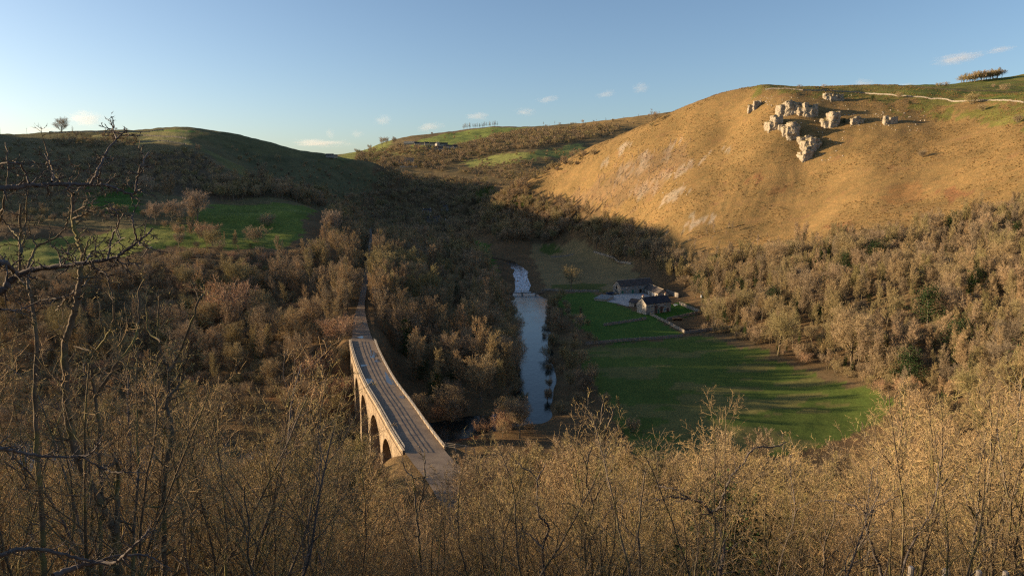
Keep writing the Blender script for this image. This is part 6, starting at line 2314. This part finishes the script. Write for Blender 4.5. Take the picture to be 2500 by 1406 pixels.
# ------------------------------------------------------------------ the nearest trees, branch by branch
def smooth3(P, n=6):
    P = [np.array(p, float) for p in P]
    P = [2 * P[0] - P[1]] + P + [2 * P[-1] - P[-2]]
    out = []
    for i in range(1, len(P) - 2):
        for t in np.linspace(0, 1, n, endpoint=False):
            out.append(.5 * (2 * P[i] + (P[i + 1] - P[i - 1]) * t + (2 * P[i - 1] - 5 * P[i] + 4 * P[i + 1] - P[i + 2]) * t * t + (3 * P[i] - P[i - 1] - 3 * P[i + 1] + P[i + 2]) * t ** 3))
    out.append(P[-2])
    return np.array(out)


def c1(x, y):
    return (x / 2.93, y / 2.93 + 280)


def c2(x, y):
    return (x / 1.936, y / 1.936 + 680)


def c3(x, y):
    return (x / 2.778 + 1600, y / 2.778 + 1050)


def c4(x, y):
    return (x / 2.779 + 900, y / 2.779 + 900)


def hero(name, label, cat, d, paths, wood, tw, seed, spur=.22, dens=9.0, root=True, base=None, twig_w=.008):
    """paths: (pixel polyline, thickness in pixels at its start, at its end, depth offset at its end)"""
    t = Tree(seed)
    first = None
    sp_long = [dict(k=7), dict(n=0, t=(.08, .98), ang=(35, 80), len=(0, 0), taper=.25, seg=3, up=.05, wander=.22, k=4, rr=.5, rmin=.0045),
               dict(n=5, t=(.25, 1), ang=(30, 75), len=(.3, .6), taper=.2, twig=True, w=twig_w, sub=3, spread=.6, tup=.1)]
    for (px, w0, w1, dd) in paths:
        n = len(px)
        P = []
        ph = t.r.uniform(0, 6)
        for i, (u, v) in enumerate(px):
            f = i / max(1, n - 1)
            P.append(C(u, v, d + dd * f + .18 * math.sin(ph + 5 * f)))
        if root and first is None:
            x, y, z = P[0]
            g = gz(x, y)
            P = [(x + .1, y + .05, g - .3), (x + .05, y, g * .5 + z * .5)] + P if z - g > .6 else [(x, y, g - .4)] + P
            first = P[0]
        Q = smooth3(P)
        Q[1:-1] += t.r.normal(0, .006 * d / 8, Q[1:-1].shape)
        L = float(np.linalg.norm(np.diff(Q, axis=0), axis=1).sum())
        r0, r1 = 1.3 * w0 * d / FPX / 2, 1.3 * w1 * d / FPX / 2
        sp = [dict(s) for s in sp_long]
        sp[1]['n'] = max(2, int(L * dens))
        sp[1]['len'] = (spur * .5 / L, spur * 1.6 / L)
        t.grow(Q, r0, r1, 0, sp, L)
    b = np.array(base if base is not None else (first if first is not None else paths[0] and C(*paths[0][0][0], d)))
    for arr in (t.v, t.cv):
        for a in arr:
            a -= b
    t.tp = [p - b for p in t.tp]
    o = thing(name, label, cat, tuple(b))
    link('trunk', t.wood_mesh('trunk', wood), None, o)
    link('crown', t.crown_mesh('crown', tw), None, o)
    return o


M_TWIG_DK = twig_mat('dark hawthorn twigs', [(0, (.11, .085, .065)), (1, (.14, .105, .08))])
# hawthorn whose long grey branches reach in from the left edge
A = 5.2
tx, ty = C(-330, 900, A)[0], A
tg = gz(tx, ty)
hero('hawthorn_tree', 'nearest hawthorn reaching knobbly grey branches in from the left edge', 'tree', A, [
    ([(-330, 1400), (-335, 1150), (-320, 900), (-300, 700), (-290, 500), (-300, 330)], 46, 20, 0),
    ([(-300, 640), (-150, 470), c1(0, 525), c1(100, 522), c1(200, 508), c1(300, 505), c1(400, 498), c1(500, 500), c1(620, 502), c1(720, 500), c1(800, 520), c1(870, 545), c1(930, 565), c1(985, 550), c1(1010, 535)], 13, 3, .5),
    ([c1(650, 497), c1(695, 415), c1(740, 310), c1(775, 245), c1(835, 175), c1(890, 125), c1(925, 142)], 5.5, 2, .2), ([c1(705, 490), c1(722, 400), c1(735, 330)], 4, 2, .1), ([c1(968, 550), c1(985, 450), c1(1010, 370), c1(1065, 270)], 4.5, 2.5, .2), ([c1(835, 175), c1(810, 100), c1(815, 75)], 3, 1.5, 0),
    ([c1(370, 480), c1(385, 440), c1(340, 370), c1(330, 330)], 4, 2, .1), ([c1(210, 490), c1(180, 420), c1(140, 350), c1(60, 345), (-20, 405)], 4.5, 2.5, .2),
    ([(-320, 850), (-120, 745), c1(0, 1270), c1(60, 1200), c1(130, 1150), c1(230, 1110), c1(350, 1095), c1(480, 1080), c1(600, 1060), c1(720, 1045), c1(830, 1020), c1(900, 970), c1(990, 910), c1(1040, 870), c1(1095, 815)], 17, 3, .4),
    ([c1(125, 1148), c1(60, 1080), c1(0, 1050), (-120, 620)], 9, 9, -.1), ([c1(990, 908), c1(950, 780), c1(960, 690)], 4, 2, .1), ([c1(995, 915), c1(1060, 955), c1(1090, 950)], 3.5, 1.5, .1), ([c1(770, 1035), c1(800, 880), c1(850, 770), c1(830, 690), c1(760, 670)], 4.5, 2, .2),
    ([c1(640, 1050), c1(690, 1120), c1(740, 1120)], 3.5, 1.5, .1), ([c1(840, 1040), c1(900, 1075), c1(970, 1065)], 3.5, 1.5, .1), ([c1(440, 1085), c1(420, 1000), c1(390, 940)], 3.5, 1.5, .1), ([c1(530, 1075), c1(500, 1000), c1(450, 990)], 3, 1.5, .1), ([c1(610, 1055), c1(650, 1000), c1(760, 960), c1(900, 880)], 3.5, 1.5, .2),
    ([(-330, 1160), (-150, 1080), c2(0, 800), c2(80, 820), c2(200, 838), c2(330, 842), c2(420, 830), c2(480, 770)], 10, 3, .3), ([c2(390, 842), c2(480, 895), c2(560, 912), c2(690, 915)], 4, 2, .3),
    ([(-330, 1390), (-120, 1385), c2(0, 1310), c2(80, 1280), c2(200, 1280), c2(330, 1310), c2(440, 1335), c2(560, 1310), c2(680, 1305), c2(740, 1335), c2(800, 1365)], 11, 3, .3), ([c2(250, 1405), c2(350, 1365), c2(440, 1340), c2(540, 1340), c2(610, 1285), c2(665, 1230), c2(712, 1180)], 14, 3, .3),
    ([c1(0, 1390), c1(140, 1395), c1(300, 1330), c1(460, 1300)], 4, 2, .3)],
    M_BARK_GREY, M_TWIG_DK, 201, .12, 11.0, base=(tx, ty, tg), twig_w=.007)
B = 9.5
hero('ash_tree', 'slender dark trunked tree with mossy forked top at left', 'tree', B, [
    ([c2(560, 1405), c2(550, 1290), c2(545, 1200), c2(500, 1110), c2(440, 1000), c2(380, 880), c2(340, 760), c2(320, 640), c2(310, 480), c2(308, 300), c2(340, 200), c2(365, 90), c2(380, 0), c1(575, 1180), c1(592, 1000), c1(560, 900), c1(530, 800), c1(520, 700), c1(525, 580)], 21, 6.5, .3),
    ([c1(525, 578), c1(450, 490), c1(380, 400), c1(345, 300), c1(310, 190)], 5.5, 2.5, .2), ([c1(530, 570), c1(620, 500), c1(690, 410), c1(725, 370)], 5, 2, .2),
    ([c1(525, 745), c1(610, 710), c1(700, 670), c1(820, 635)], 4, 1.8, .3), ([c1(530, 700), c1(620, 650), c1(690, 600)], 3.5, 1.5, .2), ([c1(590, 1060), c1(680, 960), c1(755, 880)], 4, 1.8, .3), ([c1(600, 1000), c1(640, 900), c1(690, 840)], 3.5, 1.6, .2),
    ([c1(548, 1250), c1(470, 1320), c1(400, 1400)], 5, 2.5, .2), ([c1(585, 1230), c1(660, 1160), c1(740, 1100)], 4.5, 2, .2), ([c1(480, 530), c1(560, 440), c1(570, 380)], 3, 1.5, .1), ([c2(550, 1200), c2(555, 1000), c2(550, 860), c2(480, 830)], 13, 4, .4)],
    M_BARK_MOSS, M_TWIG_DK, 202, .22, 6.0, twig_w=.009)
hero('hazel_tree', 'thin mossy tree close to the left edge with several upright rods', 'tree', 8.5, [
    ([c2(205, 1380), c2(200, 1150), c2(185, 950), c2(172, 780), c2(165, 500), c2(172, 300), c1(230, 1350), c1(205, 1250), c1(150, 1180), c1(142, 1000), c1(145, 800), c1(152, 640)], 13, 4, .2),
    ([c1(205, 1250), c1(200, 1100), c1(265, 945), c1(400, 880), c1(480, 770), c1(500, 650)], 6, 2, .3), ([c1(265, 945), c1(215, 850), c1(200, 785)], 3.5, 1.5, .1), ([c1(150, 1000), c1(180, 800), c1(205, 540)], 4.5, 2, .2), ([c1(145, 990), c1(130, 885), c1(60, 800), c1(5, 740)], 4.5, 2.5, .2), ([c1(0, 760), c1(30, 620), c1(60, 400), c1(40, 200)], 5.5, 2.5, .1), ([c1(200, 1240), c1(100, 1150), c1(0, 1000)], 4, 2, .2)],
    M_BARK_MOSS, M_TWIG_DK, 203, .2, 6.0, twig_w=.009)
hero('ash_tree', 'pale lit forked tree standing between the dark trunk and the viaduct', 'tree', 12.0, [
    ([c2(780, 1405), c2(775, 1200), c2(775, 950), c2(800, 800), c2(815, 720), c2(790, 600), c2(800, 440), c2(770, 380), c2(745, 250), c2(755, 80)], 15, 3, .3), ([c2(800, 440), c2(830, 390), c2(890, 250), c2(940, 100), c2(968, 70)], 7, 3, .3), ([c2(820, 400), c2(880, 380), c2(900, 300)], 4, 2, .2), ([c2(800, 560), c2(860, 480), c2(880, 380), c2(950, 290)], 6, 2.5, .4), ([c2(760, 300), c2(700, 240), c2(690, 120)], 4, 2, .2)],
    M_BARK_MOSS, M_TWIG_FG, 204, .35, 5.0, twig_w=.011)
hero('hawthorn_tree', 'twisted sunlit tree with bleached top in front of the dark hollow', 'tree', 11.0, [
    ([c2(470, 1300), c2(480, 1000), c2(465, 800), c2(470, 700), c2(440, 500), c2(445, 360), c2(520, 250), c2(540, 130), c2(510, 0)], 11, 3, .3), ([c2(445, 360), c2(420, 340), c2(350, 320)], 5, 2, .2), ([c2(450, 560), c2(540, 420), c2(630, 300), c2(655, 200), c2(655, 70), c2(685, 0)], 6.5, 2.5, .4), ([c2(440, 490), c2(400, 440), c2(395, 400)], 3.5, 2, .2), ([c2(530, 240), c2(480, 210), c2(470, 110)], 3.5, 2, .1)],
    M_BARK_MOSS, M_TWIG_FG, 205, .3, 5.0, twig_w=.011)
hero('hawthorn_tree', 'dark crooked tree arching to the left at the bottom right of centre', 'tree', 15.0, [
    ([c3(440, 985), c3(465, 820), c3(440, 680), c3(375, 560), c3(310, 490), c3(200, 465), c3(100, 450), c3(0, 480)], 10, 3, .5), ([c3(372, 556), c3(430, 530), c3(460, 440), c3(510, 320), c3(590, 230), c3(670, 125), c3(800, 115), c3(890, 80)], 6.5, 2, .6), ([c3(250, 475), c3(120, 400), c3(0, 372)], 4, 2, .3)],
    M_BARK_GREY, M_TWIG_FG, 206, .45, 4.0, twig_w=.012)
hero('ash_tree', 'bent tree with a long arched bough at lower right', 'tree', 14.0, [
    ([c3(1530, 985), c3(1480, 820), c3(1430, 640), c3(1425, 570), c3(1380, 530), c3(1250, 485), c3(1080, 480)], 8, 2, .6), ([c3(1430, 580), c3(1530, 500), c3(1700, 420)], 4, 1.8, .3), ([c3(1425, 570), c3(1450, 400), c3(1480, 250)], 4, 1.8, .3)],
    M_BARK_GREY, M_TWIG_FG, 207, .4, 4.0, twig_w=.012)
hero('ash_tree', 'straight pale tree rising above the field edge at right', 'tree', 14.0, [
    ([c3(1800, 985), c3(1840, 800), c3(1880, 560), c3(1885, 300), c3(1870, 0), (2265, 985)], 7.5, 2.2, .4), ([c3(1850, 760), c3(1845, 450), c3(1870, 200)], 5, 2.5, .4), ([c3(1880, 450), c3(1990, 320), c3(2120, 120)], 4, 1.8, .4)],
    M_BARK_MOSS, M_TWIG_FG, 208, .5, 4.0, twig_w=.012)
hero('ash_tree', 'lit forked tree silhouetted against the shaded field at right', 'tree', 17.0, [
    ([c3(1690, 900), c3(1690, 600), c3(1660, 350), c3(1650, 150), c3(1670, -40), (2198, 965)], 7, 2.2, .4), ([c3(1660, 300), c3(1560, 180), c3(1440, 80), c3(1400, -60)], 4.5, 1.8, .4), ([c3(1665, 260), c3(1700, 100), c3(1690, -10)], 4, 1.8, .3)],
    M_BARK_MOSS, M_TWIG_FG, 209, .5, 4.0, twig_w=.012)
hero('ash_tree', 'reddish stemmed tree near the bottom right corner', 'tree', 13.0, [
    ([c3(2130, 985), c3(2170, 700), c3(2190, 500), c3(2200, 250), c3(2250, 0)], 7, 2.5, .4), ([c3(2180, 600), c3(2110, 480), c3(2090, 300)], 4, 1.8, .3), ([c3(2190, 480), c3(2300, 420)], 3.5, 1.6, .3)], M_BARK, M_TWIG_FG, 210, .45, 4.0, twig_w=.012)
hero('ash_tree', 'leaning stem close to the right edge of the picture', 'tree', 13.0, [
    ([c3(2510, 900), c3(2400, 500), c3(2340, 150), c3(2310, -60)], 6.5, 2.5, .4), ([c3(2400, 520), c3(2480, 300), c3(2490, 100)], 4.5, 2, .3)], M_BARK, M_TWIG_FG, 211, .45, 4.0, twig_w=.012)
hero('ash_tree', 'dark upright forked sapling in front of the near viaduct end', 'tree', 20.0, [
    ([c4(360, 1400), c4(340, 1150), c4(320, 950), c4(300, 750), c4(250, 690), c4(230, 600)], 7, 2, .3), ([c4(340, 960), c4(375, 800), c4(380, 650), c4(380, 540)], 4, 1.6, .2), ([c4(300, 745), c4(350, 735)], 3, 1.5, .1)], M_BARK, M_TWIG_FG, 212, .4, 2.5, twig_w=.013)
hero('ash_tree', 'forked tree with upswept limbs in the middle of the thicket', 'tree', 18.0, [
    ([c4(1480, 1400), c4(1470, 1150), c4(1520, 930), c4(1480, 800), c4(1475, 650), c4(1420, 520), c4(1440, 380)], 8, 2, .3), ([c4(1525, 890), c4(1600, 770), c4(1680, 640)], 4.5, 1.8, .4), ([c4(1500, 950), c4(1430, 960), c4(1360, 910), c4(1290, 915)], 4, 2, .3), ([c4(1475, 660), c4(1540, 450), c4(1600, 330)], 3.5, 1.6, .3)], M_BARK_MOSS, M_TWIG_FG, 213, .45, 4.0, twig_w=.013)
hero('hawthorn_tree', 'crooked thorn left of the forked tree in the thicket', 'tree', 18.0, [
    ([c4(1190, 1400), c4(1180, 1220), c4(1220, 1070), c4(1150, 980), c4(1140, 750), c4(1060, 680), c4(990, 620)], 8, 2, .3), ([c4(1185, 1220), c4(1110, 1140), c4(1050, 1100), c4(1030, 1040)], 5.5, 2, .3), ([c4(1140, 760), c4(1200, 640)], 3.5, 1.6, .2)], M_BARK_GREY, M_TWIG_FG, 214, .45, 4.0, twig_w=.013)
hero('ash_tree', 'tall wispy sapling reaching over the near end of the big field', 'tree', 24.0, [
    ([c4(1580, 1300), c4(1560, 900), c4(1570, 600), (1465, 1050), (1472, 985)], 5, 1.6, .3), ([(1466, 1070), (1440, 1010), (1420, 985)], 3, 1.4, .3), ([(1466, 1080), (1495, 1010), (1490, 990)], 3, 1.4, .3)], M_BARK, M_TWIG_FG, 215, .6, 2.5, twig_w=.014)

# pale fence posts at the bottom right
M_POST = plain('pale sawn post', (.42, .36, .29), .8, .2, 6)
for (u, v, lb) in ((2225, 1382, 'leftmost pale fence post top at the bottom right edge'), (2309, 1388, 'second pale fence post from the left at the bottom right edge'), (2391, 1392, 'third pale fence post from the left at the bottom right edge'), (2456, 1394, 'rightmost pale fence post at the bottom right edge')):
    p = C(u, v, 11.5)
    g = gz(p[0], p[1])
    t = thing('fence_post', lb, 'post', (p[0], p[1], g), .3, 'pale fence posts at the bottom right')
    h = p[2] - g
    MB().tube([(0, 0, -.5), (0, 0, h - .03)], [.05, .05], 10, False).build('shaft', M_POST, t)
    MB().tube([(0, 0, h - .03), (0, 0, h)], [.052, .035], 10).build('post_cap', M_POST, t)


# ------------------------------------------------------------------ clouds
def cloud_mat():
    m = bpy.data.materials.new('cloud vapour')
    m.use_nodes = True
    nt = m.node_tree
    nt.nodes.clear()
    N, L = nt.nodes, nt.links
    out = N.new('ShaderNodeOutputMaterial')
    pv = N.new('ShaderNodeVolumePrincipled')
    pv.inputs['Color'].default_value = (.95, .95, .96, 1)
    pv.inputs['Anisotropy'].default_value = .2
    tc = N.new('ShaderNodeTexCoord')
    ln = N.new('ShaderNodeVectorMath')
    ln.operation = 'LENGTH'
    L.new(tc.outputs['Object'], ln.inputs[0])
    nz = N.new('ShaderNodeTexNoise')
    nz.inputs['Scale'].default_value = 2.1
    nz.inputs['Detail'].default_value = 5
    nz.inputs['Roughness'].default_value = .65
    oi = N.new('ShaderNodeObjectInfo')
    nz.noise_dimensions = '4D'
    mul = N.new('ShaderNodeMath')
    mul.operation = 'MULTIPLY'
    L.new(oi.outputs['Random'], mul.inputs[0])
    mul.inputs[1].default_value = 40
    L.new(mul.outputs[0], nz.inputs['W'])
    L.new(tc.outputs['Object'], nz.inputs['Vector'])
    a = N.new('ShaderNodeMath')
    a.operation = 'MULTIPLY_ADD'            # noise * 2.2 - r
    L.new(nz.outputs[0], a.inputs[0])
    a.inputs[1].default_value = 2.6
    s = N.new('ShaderNodeMath')
    s.operation = 'MULTIPLY_ADD'
    L.new(ln.outputs['Value'], s.inputs[0])
    s.inputs[1].default_value = -1.05
    s.inputs[2].default_value = -.55
    L.new(s.outputs[0], a.inputs[2])
    c = N.new('ShaderNodeMath')
    c.operation = 'MULTIPLY'
    c.use_clamp = True
    L.new(a.outputs[0], c.inputs[0])
    c.inputs[1].default_value = 1.6
    d = N.new('ShaderNodeMath')
    d.operation = 'MULTIPLY'
    L.new(c.outputs[0], d.inputs[0])
    d.inputs[1].default_value = .0015
    L.new(d.outputs[0], pv.inputs['Density'])
    L.new(pv.outputs[0], out.inputs['Volume'])
    return m


M_CLOUD = cloud_mat()


def ico(n=2):
    import bmesh
    bm = bmesh.new()
    bmesh.ops.create_icosphere(bm, subdivisions=n, radius=1.0)
    me = bpy.data.meshes.new('cloud')
    bm.to_mesh(me)
    bm.free()
    me.materials.append(M_CLOUD)
    return me


CLOUD_ME = ico()
CLOUDS = [(212, 290, 95, 34, 0, 'low white cloud above the left hill beside the lone tree'), (100, 318, 80, 16, 0, 'faint cloud bank low over the left skyline'), (806, 328, 24, 26, .1, 'small upright puff low over the gap'), (872, 327, 34, 17, .05, 'small white puff right of the upright one over the gap'), (935, 294, 46, 24, .3, 'pale puff above the far village'), 
          (1050, 312, 64, 24, .1, 'broad white cloud resting on the far hilltop'), (1165, 284, 62, 17, .1, 'flat grey cloud over the far shelter belt'), (1282, 274, 52, 18, .0, 'flat grey cloud over the far ridge'), (1335, 243, 60, 15, .35, 'slanting grey wisp, first of the chain left of the golden hill'), 
          (1478, 230, 50, 15, .4, 'third wisp of the chain left of the golden hill'), (1566, 214, 44, 24, .3, 'rightmost and roundest puff of the cloud chain'), (2108, 205, 62, 20, .1, 'white cloud peeping over the flat hilltop'), (2215, 211, 70, 13, 0, 'faint grey cloud low over the flat hilltop'), (2340, 142, 120, 24, .25, 'long grey cloud high at the right'), (2440, 122, 80, 12, .2, 'thin streak trailing right of the long grey cloud'), (780, 350, 150, 16, 0, 'faint cloud bank low in the gap between the hills')]
CD = 14000.0
for (u, v, w, h, tilt, lb) in CLOUDS:
    p = C(u, v, CD)
    sc = CD / FPX
    o = link('cloud', CLOUD_ME, None, None, p)
    o.scale = (w * sc * .62, w * sc * .5, h * sc * .72)
    o.rotation_euler = (0, -tilt * .5, 0)
    tag(o, lb, 'cloud', 'small clouds near the horizon')
